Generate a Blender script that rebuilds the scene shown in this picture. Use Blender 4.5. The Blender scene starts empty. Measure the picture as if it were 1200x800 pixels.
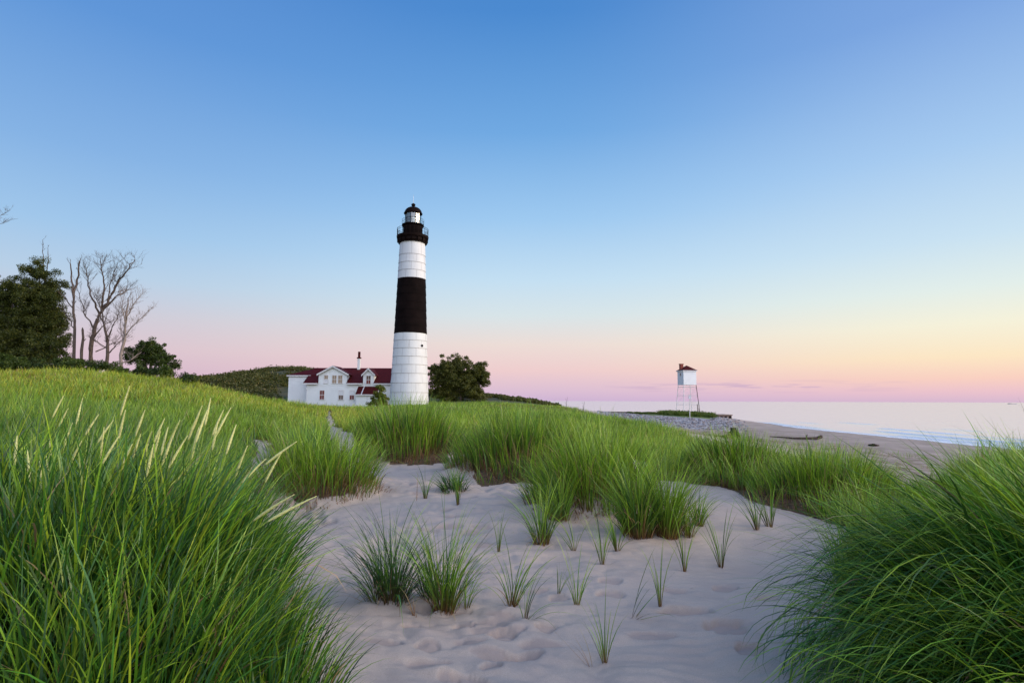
import bpy, math, random
import numpy as np
from mathutils import Matrix, Vector, Euler

# ------------------------------------------------------------------ camera
EYE = 4.0
F = 667.0
PITCH = math.atan(69.3 / F)
ROLL = math.radians(0.2)
C = bpy.context.scene.collection
sc = bpy.context.scene
cd = bpy.data.cameras.new('camera')
cam = bpy.data.objects.new('camera', cd)
C.objects.link(cam)
cd.sensor_width = 36.0
cd.lens = 36.0 * F / 1200
cd.clip_start = 0.05
cd.clip_end = 60000
CM = Matrix.Rotation(math.pi / 2 + PITCH, 3, 'X') @ Matrix.Rotation(ROLL, 3, 'Z')
cam.rotation_euler = CM.to_euler()
cam.location = (0, 0, EYE)
sc.camera = cam

# ------------------------------------------------------------------ world
world = bpy.data.worlds.new('World')
sc.world = world
world.use_nodes = True
wn = world.node_tree.nodes
wl = world.node_tree.links
wn.clear()


def s2l(c):
    return tuple(((v / 255) / 12.92 if v / 255 <= 0.04045 else ((v / 255 + 0.055) / 1.055) ** 2.4) for v in c) + (1.0,)


def wnode(t, **k):
    n = wn.new(t)
    for a, b in k.items():
        setattr(n, a, b)
    return n


def wmath(op, a, b=None, clamp=False):
    n = wn.new('ShaderNodeMath')
    n.operation = op
    n.use_clamp = clamp
    for i, v in enumerate((a, b)):
        if v is None:
            continue
        if isinstance(v, (int, float)):
            n.inputs[i].default_value = v
        else:
            wl.new(v, n.inputs[i])
    return n.outputs[0]


def wramp(fac, stops):
    n = wn.new('ShaderNodeValToRGB')
    cr = n.color_ramp
    while len(cr.elements) < len(stops):
        cr.elements.new(0.5)
    for e, (p, c) in zip(cr.elements, stops):
        e.position = p
        e.color = c
    wl.new(fac, n.inputs[0])
    return n.outputs[0]


def wmix(fac, a, b, mode='MIX'):
    n = wn.new('ShaderNodeMix')
    n.data_type = 'RGBA'
    n.blend_type = mode
    for s, v in ((n.inputs[0], fac), (n.inputs[6], a), (n.inputs[7], b)):
        if isinstance(v, (int, float)):
            s.default_value = v
        elif isinstance(v, tuple):
            s.default_value = v
        else:
            wl.new(v, s)
    return n.outputs[2]


SUN_EL, SUN_AZ = math.radians(5.0), math.radians(94)     # after-glow to the right and behind the viewer
tc = wnode('ShaderNodeTexCoord')
sep = wnode('ShaderNodeSeparateXYZ')
wl.new(tc.outputs['Generated'], sep.inputs[0])
X, Y, Z = sep.outputs
el = wmath('MULTIPLY', wmath('ARCSINE', wmath('MINIMUM', wmath('MAXIMUM', Z, -1), 1)), 180 / math.pi / 60)   # 60 deg -> 1
az = wmath('ARCTAN2', X, Y)                                                         # 0 ahead, + to the right
azd = wmath('MULTIPLY', az, 180 / math.pi)


def E(deg):
    return deg / 60


left = [(E(0), s2l((204, 172, 200))), (E(2), s2l((212, 183, 203))), (E(4.3), s2l((218, 196, 207))), (E(7.0), s2l((206, 203, 216))),
        (E(10), s2l((184, 207, 230))), (E(14), s2l((160, 198, 234))), (E(20), s2l((133, 178, 228))), (E(30), s2l((96, 150, 216))), (E(45), s2l((74, 126, 200))), (1.0, s2l((56, 104, 180)))]
mid = [(E(0), s2l((206, 180, 212))), (E(0.9), s2l((218, 190, 212))), (E(3.0), s2l((238, 205, 206))), (E(5.6), s2l((236, 220, 214))),
       (E(8.5), s2l((216, 228, 232))), (E(12), s2l((196, 223, 242))), (E(18), s2l((158, 201, 240))), (E(26), s2l((113, 169, 226))), (E(36), s2l((76, 138, 208))), (1.0, s2l((52, 108, 184)))]
right = [(E(0), s2l((214, 184, 208))), (E(0.8), s2l((234, 194, 205))), (E(1.9), s2l((249, 208, 193))), (E(3.6), s2l((252, 230, 196))),
         (E(6.2), s2l((245, 241, 218))), (E(9.0), s2l((226, 238, 234))), (E(13), s2l((200, 225, 242))), (E(20), s2l((166, 202, 240))), (E(30), s2l((124, 165, 224))), (1.0, s2l((70, 118, 192)))]
cl, cmid, cr_ = (wramp(el, s) for s in (left, mid, right))
mr = wnode('ShaderNodeMapRange', interpolation_type='SMOOTHSTEP')
mr.inputs[1].default_value = -40
mr.inputs[2].default_value = 2
wl.new(azd, mr.inputs[0])
mr2 = wnode('ShaderNodeMapRange', interpolation_type='SMOOTHSTEP')
mr2.inputs[1].default_value = 2
mr2.inputs[2].default_value = 42
wl.new(azd, mr2.inputs[0])
sky = wmix(mr2.outputs[0], wmix(mr.outputs[0], cl, cmid), cr_)
# broad unseen lobe added behind the viewer to lift the light, as after-glow
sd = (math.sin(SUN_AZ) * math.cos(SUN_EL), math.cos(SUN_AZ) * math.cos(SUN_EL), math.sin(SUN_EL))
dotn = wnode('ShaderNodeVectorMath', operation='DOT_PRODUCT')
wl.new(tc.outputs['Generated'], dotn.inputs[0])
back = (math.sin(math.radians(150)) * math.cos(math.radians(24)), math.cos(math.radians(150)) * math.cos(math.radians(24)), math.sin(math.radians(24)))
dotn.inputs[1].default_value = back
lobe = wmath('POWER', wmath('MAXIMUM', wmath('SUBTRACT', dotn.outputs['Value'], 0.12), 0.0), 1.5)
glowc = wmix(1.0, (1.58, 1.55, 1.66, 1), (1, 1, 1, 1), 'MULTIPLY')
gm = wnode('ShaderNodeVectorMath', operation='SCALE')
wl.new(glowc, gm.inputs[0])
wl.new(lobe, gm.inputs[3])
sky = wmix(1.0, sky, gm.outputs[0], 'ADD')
# thin lavender cloud bars low over the lake
cmap = wnode('ShaderNodeCombineXYZ')
wl.new(wmath('MULTIPLY', azd, 0.26), cmap.inputs[0])
wl.new(wmath('MULTIPLY', el, 60 * 3.4), cmap.inputs[1])
cn = wnode('ShaderNodeTexNoise')
cn.inputs['Scale'].default_value = 1.0
cn.inputs['Detail'].default_value = 4
wl.new(cmap.outputs[0], cn.inputs['Vector'])
band = wmath('SUBTRACT', 1.0, wmath('MULTIPLY', wmath('ABSOLUTE', wmath('SUBTRACT', wmath('MULTIPLY', el, 60), 1.35)), 1.5), True)
azb = wmath('SUBTRACT', 1.0, wmath('MULTIPLY', wmath('ABSOLUTE', wmath('SUBTRACT', azd, 22.0)), 1 / 13.0), True)
cm_ = wmath('MULTIPLY', wmath('MULTIPLY', band, wmath('POWER', azb, 0.5)), wmath('MULTIPLY', wmath('SUBTRACT', cn.outputs[0], 0.5), 9.0, True), True)
sky = wmix(wmath('MULTIPLY', cm_, 0.75), sky, s2l((196, 168, 200)))
# physically based twilight sky adds a little
nis = wnode('ShaderNodeTexSky', sky_type='NISHITA')
nis.sun_disc = False
nis.sun_elevation = SUN_EL
nis.sun_rotation = SUN_AZ
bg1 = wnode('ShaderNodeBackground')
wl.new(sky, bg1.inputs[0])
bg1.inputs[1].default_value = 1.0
bg2 = wnode('ShaderNodeBackground')
wl.new(nis.outputs[0], bg2.inputs[0])
bg2.inputs[1].default_value = 0.002
ads = wnode('ShaderNodeAddShader')
wl.new(bg1.outputs[0], ads.inputs[0])
wl.new(bg2.outputs[0], ads.inputs[1])
wo = wnode('ShaderNodeOutputWorld')
wl.new(ads.outputs[0], wo.inputs[0])

sl = bpy.data.lights.new('sun', 'SUN')
sl.energy = 2.5
sl.angle = math.radians(24)
sl.color = (1.0, 0.80, 0.58)
so = bpy.data.objects.new('sun', sl)
C.objects.link(so)
so.location = (60, -30, 40)
so.rotation_euler = Vector((math.sin(SUN_AZ) * math.cos(math.radians(14)), math.cos(SUN_AZ) * math.cos(math.radians(14)), math.sin(math.radians(14)))).to_track_quat('Z', 'Y').to_euler()

sc.view_settings.view_transform = 'Standard'
sc.view_settings.look = 'None'
sc.view_settings.exposure = 0.0
sc.view_settings.gamma = 1.0
sc.view_settings.use_curve_mapping = False
sc.render.engine = 'CYCLES'
sc.cycles.max_bounces = 6
sc.cycles.diffuse_bounces = 3
sc.cycles.transparent_max_bounces = 8
sc.cycles.use_denoising = True


# ------------------------------------------------------------------ helpers
def P(px, py, d):
    """world point seen at photo pixel (1200x800) at forward distance d"""
    v = CM @ Vector(((px - 600) / F, (400 - py) / F, -1.0))
    k = d / v.y
    return Vector((v.x * k, d, EYE + v.z * k))


def tag(o, label=None, cat=None, group=None, kind=None):
    if label: o['label'] = label
    if cat: o['category'] = cat
    if group: o['group'] = group
    if kind: o['kind'] = kind
    return o


def empty(name, loc, rz=0.0):
    o = bpy.data.objects.new(name, None)
    C.objects.link(o)
    o.location = loc
    o.rotation_euler = (0, 0, rz)
    o.empty_display_size = 0.2
    return o


class MB:
    def __init__(s):
        s.v, s.f, s.m = [], [], []

    def poly(s, pts, m=0):
        b = len(s.v)
        s.v += [tuple(p) for p in pts]
        s.f.append(tuple(range(b, b + len(pts))))
        s.m.append(m)

    def box(s, x0, x1, y0, y1, z0, z1, m=0):
        b = len(s.v)
        s.v += [(x0, y0, z0), (x1, y0, z0), (x1, y1, z0), (x0, y1, z0), (x0, y0, z1), (x1, y0, z1), (x1, y1, z1), (x0, y1, z1)]
        for q in ((0, 3, 2, 1), (4, 5, 6, 7), (0, 1, 5, 4), (1, 2, 6, 5), (2, 3, 7, 6), (3, 0, 4, 7)):
            s.f.append(tuple(b + i for i in q))
            s.m.append(m)

    def prism(s, prof, axis, a, b_, m=0):
        """prof: 2-D outline; axis 'y': (x,z) swept along y; 'x': (y,z) swept along x"""
        n = len(prof)
        b = len(s.v)
        for t in (a, b_):
            for (u, w) in prof:
                s.v.append((u, t, w) if axis == 'y' else (t, u, w))
        s.f.append(tuple(b + i for i in range(n)))
        s.m.append(m)
        s.f.append(tuple(b + n + i for i in reversed(range(n))))
        s.m.append(m)
        for i in range(n):
            j = (i + 1) % n
            s.f.append((b + i, b + n + i, b + n + j, b + j))
            s.m.append(m)

    def tube(s, pts, rad, n=6, m=0, cap=True):
        pts = [Vector(p) for p in pts]
        b = len(s.v)
        up = Vector((0.13, 0.27, 1)).normalized()
        for i, p in enumerate(pts):
            t = (pts[min(i + 1, len(pts) - 1)] - pts[max(i - 1, 0)])
            t = t.normalized() if t.length > 1e-9 else Vector((0, 0, 1))
            ref = up if abs(t.dot(up)) < 0.95 else Vector((1, 0, 0))
            a = t.cross(ref).normalized()
            c = t.cross(a)
            r = rad[i] if hasattr(rad, '__len__') else rad
            for k in range(n):
                q = 2 * math.pi * k / n
                s.v.append(tuple(p + (a * math.cos(q) + c * math.sin(q)) * r))
        for i in range(len(pts) - 1):
            for k in range(n):
                k2 = (k + 1) % n
                s.f.append((b + i * n + k, b + i * n + k2, b + (i + 1) * n + k2, b + (i + 1) * n + k))
                s.m.append(m)
        if cap:
            s.f.append(tuple(b + k for k in reversed(range(n))))
            s.m.append(m)
            s.f.append(tuple(b + (len(pts) - 1) * n + k for k in range(n)))
            s.m.append(m)

    def lathe(s, prof, n=48, m=0, cx=0, cy=0, mats=None, a0=0.0):
        b = len(s.v)
        for (r, z) in prof:
            for k in range(n):
                q = 2 * math.pi * k / n + a0
                s.v.append((cx + r * math.cos(q), cy + r * math.sin(q), z))
        for i in range(len(prof) - 1):
            for k in range(n):
                k2 = (k + 1) % n
                s.f.append((b + i * n + k, b + i * n + k2, b + (i + 1) * n + k2, b + (i + 1) * n + k))
                s.m.append(mats[i] if mats else m)

    def build(s, name, mats, parent=None, smooth=False, loc=None, bevel=0.0):
        me = bpy.data.meshes.new(name)
        me.from_pydata(s.v, [], s.f)
        if not isinstance(mats, (list, tuple)):
            mats = [mats]
        for m in mats:
            me.materials.append(m)
        if len(mats) > 1:
            me.polygons.foreach_set('material_index', s.m)
        if smooth:
            me.shade_smooth()
        me.update()
        o = bpy.data.objects.new(name, me)
        C.objects.link(o)
        if parent: o.parent = parent
        if loc: o.location = loc
        if bevel:
            b = o.modifiers.new('bevel', 'BEVEL')
            b.width = bevel
            b.segments = 2
        return o


def np_mesh(name, v, quads, mat, cols=None, parent=None, smooth=True, attrs=None):
    me = bpy.data.meshes.new(name)
    me.vertices.add(len(v))
    me.vertices.foreach_set('co', np.ascontiguousarray(v, np.float32).ravel())
    nq = len(quads)
    me.loops.add(nq * 4)
    me.polygons.add(nq)
    me.loops.foreach_set('vertex_index', np.ascontiguousarray(quads, np.int32).ravel())
    me.polygons.foreach_set('loop_start', np.arange(0, nq * 4, 4, dtype=np.int32))
    me.update(calc_edges=True)
    if cols is not None:
        a = me.color_attributes.new('Col', 'FLOAT_COLOR', 'POINT')
        c4 = np.ones((len(v), 4), np.float32)
        c4[:, :3] = cols
        a.data.foreach_set('color', c4.ravel())
    for k, arr in (attrs or {}).items():
        a = me.attributes.new(k, 'FLOAT', 'POINT')
        a.data.foreach_set('value', np.ascontiguousarray(arr, np.float32))
    if smooth:
        me.shade_smooth()
    me.materials.append(mat)
    o = bpy.data.objects.new(name, me)
    C.objects.link(o)
    if parent: o.parent = parent
    return o


# ------------------------------------------------------------------ noise
def hash2(ix, iy, s):
    h = (ix * 374761393 + iy * 668265263 + s * 1442695041) & 0xFFFFFFFF
    h = ((h ^ (h >> 13)) * 1274126177) & 0xFFFFFFFF
    return ((h ^ (h >> 16)) & 0xFFFF) / 65535.0


def vnoise(x, y, s=0):
    x = np.asarray(x, float)
    y = np.asarray(y, float)
    ix = np.floor(x).astype(np.int64)
    iy = np.floor(y).astype(np.int64)
    fx = x - ix
    fy = y - iy
    fx = fx * fx * (3 - 2 * fx)
    fy = fy * fy * (3 - 2 * fy)
    a = hash2(ix, iy, s); b = hash2(ix + 1, iy, s); c = hash2(ix, iy + 1, s); d = hash2(ix + 1, iy + 1, s)
    return (a * (1 - fx) + b * fx) * (1 - fy) + (c * (1 - fx) + d * fx) * fy


def fbm(x, y, s=0, o=3):
    t = 0; a = 1; n = 0
    for i in range(o):
        t = t + a * vnoise(x * 2 ** i, y * 2 ** i, s + i * 17)
        n += a
        a *= 0.5
    return t / n


# ------------------------------------------------------------------ terrain
ctrl_px = [
    # centre valley of sand
    (600, 800, 3.0), (480, 800, 2.95), (750, 800, 3.0), (880, 790, 3.1), (600, 700, 4.35), (460, 700, 4.4), (750, 700, 4.4), (880, 700, 4.5),
    (600, 640, 5.9), (750, 640, 5.9), (470, 640, 5.9), (860, 650, 5.7), (850, 600, 7.4), (700, 592, 7.5), (480, 600, 7.3), (380, 597, 7.7),
    (440, 560, 10.0), (600, 571, 9.2), (540, 580, 8.6), (480, 545, 12.3), (415, 535, 14), (405, 517, 18.5), (390, 500, 27), (386, 489, 40), (380, 480, 80),
    (330, 570, 8.8), (312, 540, 12.5), (312, 516, 18), (355, 520, 16),
    # left hummock and meadow
    (250, 800, 2.5), (120, 800, 2.3), (150, 700, 3.3), (-60, 780, 2.4), (300, 700, 4.2), (180, 620, 5.5), (280, 610, 7.0), (20, 600, 5.5),
    (250, 545, 11), (120, 540, 9.5), (0, 540, 9.0), (-200, 540, 8.5), (100, 500, 15), (220, 500, 17), (0, 495, 15), (290, 497, 22),
    (0, 462, 25), (120, 458, 27), (240, 468, 30), (320, 478, 40), (0, 441, 36), (100, 439, 38), (200, 447, 40), (260, 458, 42), (300, 469, 45), (340, 476, 55), (-200, 440, 34),
    (300, 474, 75), (200, 462, 75), (60, 445, 60),
    # far dune behind the house
    (200, 455, 150), (240, 450, 150), (285, 442, 150), (318, 432, 150), (348, 431, 150), (400, 440, 155), (330, 457, 115), (250, 461, 110), (100, 450, 150), (-100, 440, 150),
    (460, 466, 160), (540, 469.5, 150), (600, 468, 140), (635, 470, 120),
    # house, lighthouse
    (400, 478, 96), (350, 474, 97), (480, 476, 94), (400, 481, 60), (345, 475.5, 62), (372, 479.5, 75), (440, 478, 80), (540, 470, 104), (470, 478, 55), (430, 480, 50),
    # centre meadow
    (480, 530, 14), (480, 500, 22), (560, 555, 11), (620, 540, 12.5), (700, 545, 11.5), (600, 505, 20), (660, 508, 20), (600, 487, 36), (660, 489, 36), (700, 492, 45), (590, 475, 80), (650, 477, 85),
    (730, 565, 10.0), (745, 545, 12), (800, 545, 13), (870, 570, 9.5), (870, 550, 13), (740, 520, 20),
    (930, 600, 7.6), (1000, 615, 7.2), (930, 555, 13), (1010, 570, 11), (820, 515, 24), (920, 532, 22), (1000, 552, 20), (1055, 592, 9.5), (1065, 572, 14),
    # right hummock
    (1000, 700, 4.2), (1080, 790, 2.7), (1180, 700, 3.0), (1180, 790, 2.4), (1300, 720, 2.8), (1100, 640, 5.2), (1200, 600, 6.2), (1120, 590, 8.0), (1250, 560, 9.0), (1120, 575, 12),
    # beach
    (740, 495, 60), (720, 490, 75), (780, 497, 66), (800, 492, 80), (845, 496, 88), (1050, 540, 30), (1000, 521, 44), (960, 515, 50), (880, 505, 62), (820, 503, 55), (1100, 556, 26), (760, 503, 45),
    # revetment
    (690, 484, 108), (740, 485.5, 108), (790, 484, 106), (830, 486, 104),
]
ctrl_w = [(0, -2, -1.45), (3, -3, -1.3), (-3, -3, -1.2), (0, -10, -1.2), (12, -10, -1.8), (-12, -10, -0.6), (0, -40, -1.0), (-40, -10, 0.5), (-60, 20, 0.8), (25, -20, -3.0), (25, 0, -3.1), (16, 5, -2.4), (9, 2, -1.4),
          (0.0, -0.7, -1.5), (0.0, 1.2, -1.5), (0.8, 0.3, -1.48), (-0.8, 0.3, -1.48), (-1.3, 1.2, -1.25), (1.4, 1.2, -1.3),
          (34, 15, -3.5), (34, 30, -3.55), (35, 45, -3.6), (37, 60, -3.6), (39, 75, -3.7), (41, 90, -3.75), (39.5, 45, -3.82), (34, -30, -3.5),
          (43, 0, -4), (43, 25, -4), (43, 47, -4), (43.5, 65, -4), (44, 81, -4), (45, 99, -4), (48, 120, -4.4), (43, -40, -4),
          (52, 0, -4.7), (52, 40, -4.7), (53, 80, -4.8), (56, 105, -4.9), (70, 60, -6), (70, 0, -6), (60, 150, -6), (80, -60, -6), (200, 100, -8), (200, -100, -8), (200, 300, -8),
          (15, 135, -4.8), (28, 128, -4.8), (40, 125, -4.9), (25, 170, -6), (60, 250, -8), (8, 180, -3.5), (20, 300, -8), (-10, 300, -3), (-120, 200, 1), (-200, 0, 1), (-200, 250, 1), (-100, 400, 0), (0, -150, -1), (-100, -100, 0), (0, 600, -8), (-300, 500, 0)]
pts = []
for (px, py, d) in ctrl_px:
    p = P(px, py, d)
    pts.append((p.x, p.y, p.z - EYE))
pts += ctrl_w
pts = np.array(pts, float)


def logpol(x, y):
    r = np.hypot(x, y)
    return np.arctan2(x, y), np.log(np.maximum(r, 0.3))


U, V = logpol(pts[:, 0], pts[:, 1])
# wrap round the back so the sheet has no seam
UU = np.concatenate([U, U[U > 1.6] - 2 * math.pi, U[U < -1.6] + 2 * math.pi])
VV = np.concatenate([V, V[U > 1.6], V[U < -1.6]])
HH = np.concatenate([pts[:, 2], pts[U > 1.6, 2], pts[U < -1.6, 2]])


def kern(d2):
    return 0.5 * d2 * np.log(d2 + 1e-12)


n_ = len(UU)
K = kern((UU[:, None] - UU[None]) ** 2 + (VV[:, None] - VV[None]) ** 2) + np.eye(n_) * 0.004
A = np.zeros((n_ + 3, n_ + 3))
A[:n_, :n_] = K
A[:n_, n_] = 1
A[:n_, n_ + 1] = UU
A[:n_, n_ + 2] = VV
A[n_:, :n_] = A[:n_, n_:].T
W = np.linalg.solve(A, np.concatenate([HH, [0, 0, 0]]))


def Hsmooth(x, y):
    x = np.atleast_1d(np.asarray(x, float)); y = np.atleast_1d(np.asarray(y, float))
    out = np.empty(x.shape)
    xf, yf, of = x.ravel(), y.ravel(), out.ravel()
    for i in range(0, len(xf), 40000):
        u, v = logpol(xf[i:i + 40000], yf[i:i + 40000])
        of[i:i + 40000] = kern((u[:, None] - UU[None]) ** 2 + (v[:, None] - VV[None]) ** 2) @ W[:n_] + W[n_] + W[n_ + 1] * u + W[n_ + 2] * v
    return np.clip(of.reshape(x.shape), -9, 14)


MOUNDS = [((px - 600) / F * d, d, h_, r_) for (px, d, h_, r_) in [(480, 13.6, .36, 1.05), (612, 10.9, .34, 1.0), (696, 7.5, .14, .6), (866, 10.4, .34, .8), (962, 8.3, .24, .72), (376, 8.6, .16, .75)]]


def H(x, y):
    """ground height (world z)"""
    x = np.atleast_1d(np.asarray(x, float)); y = np.atleast_1d(np.asarray(y, float))
    r = np.hypot(x, y)
    h = Hsmooth(x, y)
    h = h + (fbm(x * 1.3 + 7, y * 1.3, 3) - 0.5) * 0.07 + (fbm(x * 0.35, y * 0.35 + 9, 5) - 0.5) * 0.12 * np.clip(r / 8, 0, 1)
    for (mx_, my_, mh, mr_) in MOUNDS:
        q = np.sqrt(((x - mx_) / 1.35) ** 2 + (y - my_) ** 2) / mr_ + (vnoise(x * 1.7, y * 1.7, 19) - .5) * .35
        q = np.clip((1.2 - q) / 0.75, 0, 1)
        h = h + mh * q * q * (3 - 2 * q)
    far = np.clip((r - 90) / 60, 0, 1) * (h > -2)
    h = h + far * ((fbm(x * 0.06, y * 0.06, 11, 4) - 0.5) * 2.2)
    return h + EYE


def ground(px, py, dmin=1.2, dmax=160):
    ds = np.exp(np.linspace(math.log(dmin), math.log(dmax), 900))
    v = CM @ Vector(((px - 600) / F, (400 - py) / F, -1.0))
    xs = v.x / v.y * ds
    zs = EYE + v.z / v.y * ds
    hs = H(xs, ds)
    b = np.nonzero(zs < hs)[0]
    i = b[0] if len(b) else int(np.argmin(zs - hs))
    return Vector((xs[i], ds[i], hs[i]))


# sand areas given as (azimuth as photo column, forward distance)
def inpoly(px, ld, poly):
    c = np.zeros(px.shape, bool)
    n = len(poly)
    for i in range(n):
        x1, y1 = poly[i][0], math.log(poly[i][1])
        x2, y2 = poly[(i + 1) % n][0], math.log(poly[(i + 1) % n][1])
        c ^= ((y1 > ld) != (y2 > ld)) & (px < (x2 - x1) * (ld - y1) / (y2 - y1 + 1e-12) + x1)
    return c


sand_polys = [
    [(250, 0.8), (330, 2.0), (345, 3.0), (330, 4.5), (300, 6), (290, 7.6), (292, 9.5), (297, 11.5), (302, 16), (318, 16), (330, 12), (334, 9.5), (340, 8.3), (414, 8.3), (412, 10.5), (396, 13), (388, 18), (384, 26), (384, 42), (389, 46), (395, 26), (424, 17.5), (436, 14.5), (440, 12.8), (480, 12.2), (528, 12.8), (541, 14.5), (549, 12), (548, 10.2), (575, 9.5), (690, 9.4), (705, 8.4), (735, 9.5), (738, 13), (758, 13), (765, 10), (800, 10.0), (850, 9.0), (905, 7.5), (960, 6.7),
     (1010, 6.2), (985, 4.6), (960, 3.6), (980, 2.6), (1050, 1.7), (1200, 0.8)],
]
FARX = np.array([-900, 625, 645, 700, 735, 760, 800, 850, 950, 1000, 1045, 1095, 1130, 1200, 1500, 2200])
FARD = np.array([600, 600, 100, 70, 48, 30, 23, 19, 16.5, 13, 9.0, 8.8, 10.5, 11, 10, 9])


def veg(x, y):
    """0 bare, 1 dense grass"""
    y_ = np.maximum(y, 0.05)
    px = 600 + F * x / y_
    ld = np.log(y_)
    w = (fbm(x * 1.1, y * 1.1, 21) - 0.5)
    px2 = px + w * 75 * np.clip(6 / y_, 0.15, 1)
    ld2 = ld + (fbm(x * 1.1 + 31, y * 1.1, 22) - 0.5) * 0.12
    v = np.ones(np.shape(x))
    for p in sand_polys:
        v[inpoly(px2, ld2, p)] = 0
    fd = np.interp(px, FARX, FARD)
    v *= np.clip((fd * 1.12 - y_) / (fd * 0.16), 0, 1)
    v = np.where(y < 0.8, np.clip((np.hypot(x, y) - 3) / 3, 0, 1) * (x < 9), v)
    return v


# footprints and scuffs in the sand (real dents)
rs = np.random.RandomState(5)
prints = []       # x,y, half-length, half-width, angle, depth
for (px, py, a, b, ang, dp) in [(790, 692, 20, 5, 0.0, .030), (850, 690, 16, 5, 0.35, .025), (800, 716, 34, 8, 0.12, .045), (850, 733, 28, 11, 0.15, .055), (765, 745, 30, 6, 0.1, .022),
                                (716, 682, 16, 5, -.05, .03), (716, 696, 18, 6, 0.1, .03), (500, 758, 16, 7, .1, .025), (525, 793, 15, 6, 0, .025), (640, 735, 15, 6, .3, .022), (590, 745, 16, 7, -.4, .022),
                                (620, 770, 18, 7, .1, .025), (655, 700, 12, 5, .1, .02), (480, 735, 13, 5, .4, .03), (545, 735, 13, 5, -.2, .03),
                                (900, 700, 18, 5, .2, .03), (880, 760, 20, 8, .2, .03), (575, 785, 16, 6, .3, .03)]:
    g = ground(px, py)
    k = g.y / F
    prints.append((g.x, g.y, a * k, b * k * 2.2, ang, dp * .7))
for i in range(45):
    py = rs.choice([rs.uniform(545, 640), rs.uniform(640, 800)])
    px = (480 if py > 560 else 450) + (py - 545) * 0.45 + rs.normal() * (14 + (py - 545) * 0.28)
    g = ground(px, py)
    prints.append((g.x, g.y, rs.uniform(.09, .17), rs.uniform(.045, .085), rs.uniform(-.6, .6), rs.uniform(.007, .018)))
for i in range(60):
    t = rs.uniform(0, 1)
    px, py = (312 + t * 60 + rs.normal() * 10, 535 + t * 80)
    g = ground(px, py)
    prints.append((g.x, g.y, rs.uniform(.10, .16), rs.uniform(.05, .08), rs.uniform(0, 3.1), rs.uniform(.02, .04)))


def azgrid():
    fr = np.linspace(-math.radians(50), math.radians(50), 900)
    bk = np.linspace(math.radians(50), math.radians(310), 141)[1:]
    return np.concatenate([fr, bk])       # last == first + 2pi


def polar_sheet(name, rr, mat, hf, extra):
    aa = azgrid()
    aa[-1] = aa[0] + 2 * math.pi
    aa = aa[:-1]
    na, nr = len(aa), len(rr)
    R, Aa = np.meshgrid(rr, aa, indexing='ij')
    x = (R * np.sin(Aa)).ravel()
    y = (R * np.cos(Aa)).ravel()
    z = hf(x, y)
    v = np.stack([x, y, z], 1)
    i = np.arange(nr - 1)[:, None] * na
    j = np.arange(na)[None]
    j2 = (j + 1) % na
    q = np.stack([i + j, i + na + j, i + na + j2, i + j2], -1).reshape(-1, 4)
    return np_mesh(name, v, q[:, ::-1] if False else q, mat, attrs=extra(x, y, z))


dent_store = {}


def ground_h(x, y):
    h = H(x, y)
    dent = np.zeros(x.shape)
    near = (np.hypot(x, y) < 22) & (y > 0.5)
    idx = np.nonzero(near)[0]
    xn, yn = x[idx], y[idx]
    dz = np.zeros(len(idx))
    dd = np.zeros(len(idx))
    for (cx, cy, a, b, ang, dp) in prints:
        m = (np.abs(xn - cx) < a * 2) & (np.abs(yn - cy) < a * 2 + b)
        mi = np.nonzero(m)[0]
        if not len(mi): continue
        ux = (xn[mi] - cx) * math.cos(ang) + (yn[mi] - cy) * math.sin(ang)
        uy = -(xn[mi] - cx) * math.sin(ang) + (yn[mi] - cy) * math.cos(ang)
        q = np.sqrt((ux / a) ** 2 + (uy / b) ** 2) + (fbm(xn[mi] * 9, yn[mi] * 9, 8) - 0.5) * 0.75 + 0.22 * uy / b
        bowl = np.clip((1.0 - q) / 0.30, 0, 1)
        bowl = bowl * bowl * (3 - 2 * bowl)
        rim = np.exp(-((q - 1.22) / 0.2) ** 2)
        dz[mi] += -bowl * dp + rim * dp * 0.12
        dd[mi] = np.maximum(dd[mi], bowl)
    v = veg(xn, yn)
    loose = (fbm(xn * 4.5, yn * 4.5, 41, 3) - 0.5) * 0.02 + (np.abs(fbm(xn * 3.1 + yn, yn * 4.2, 44, 3) - 0.5)) * 0.11
    path = np.exp(-((600 + F * xn / yn - 560) / 190) ** 2)
    dz += loose * (0.25 + 0.9 * path) * (1 - v)
    # fine wind ripples on the untrodden sand to the right
    dz += (1 - path) * (1 - v) * 0.0045 * np.sin((yn * 1.0 + xn * 0.18 + (fbm(xn * 1.2, yn * 1.2, 55) - .5) * 0.7) * 2 * math.pi / 0.115)
    h[idx] += dz
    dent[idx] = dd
    dent_store['d'] = dent
    return h


def mat_new(name):
    m = bpy.data.materials.new(name)
    m.use_nodes = True
    nt = m.node_tree
    nt.nodes.clear()
    return m, nt


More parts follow.
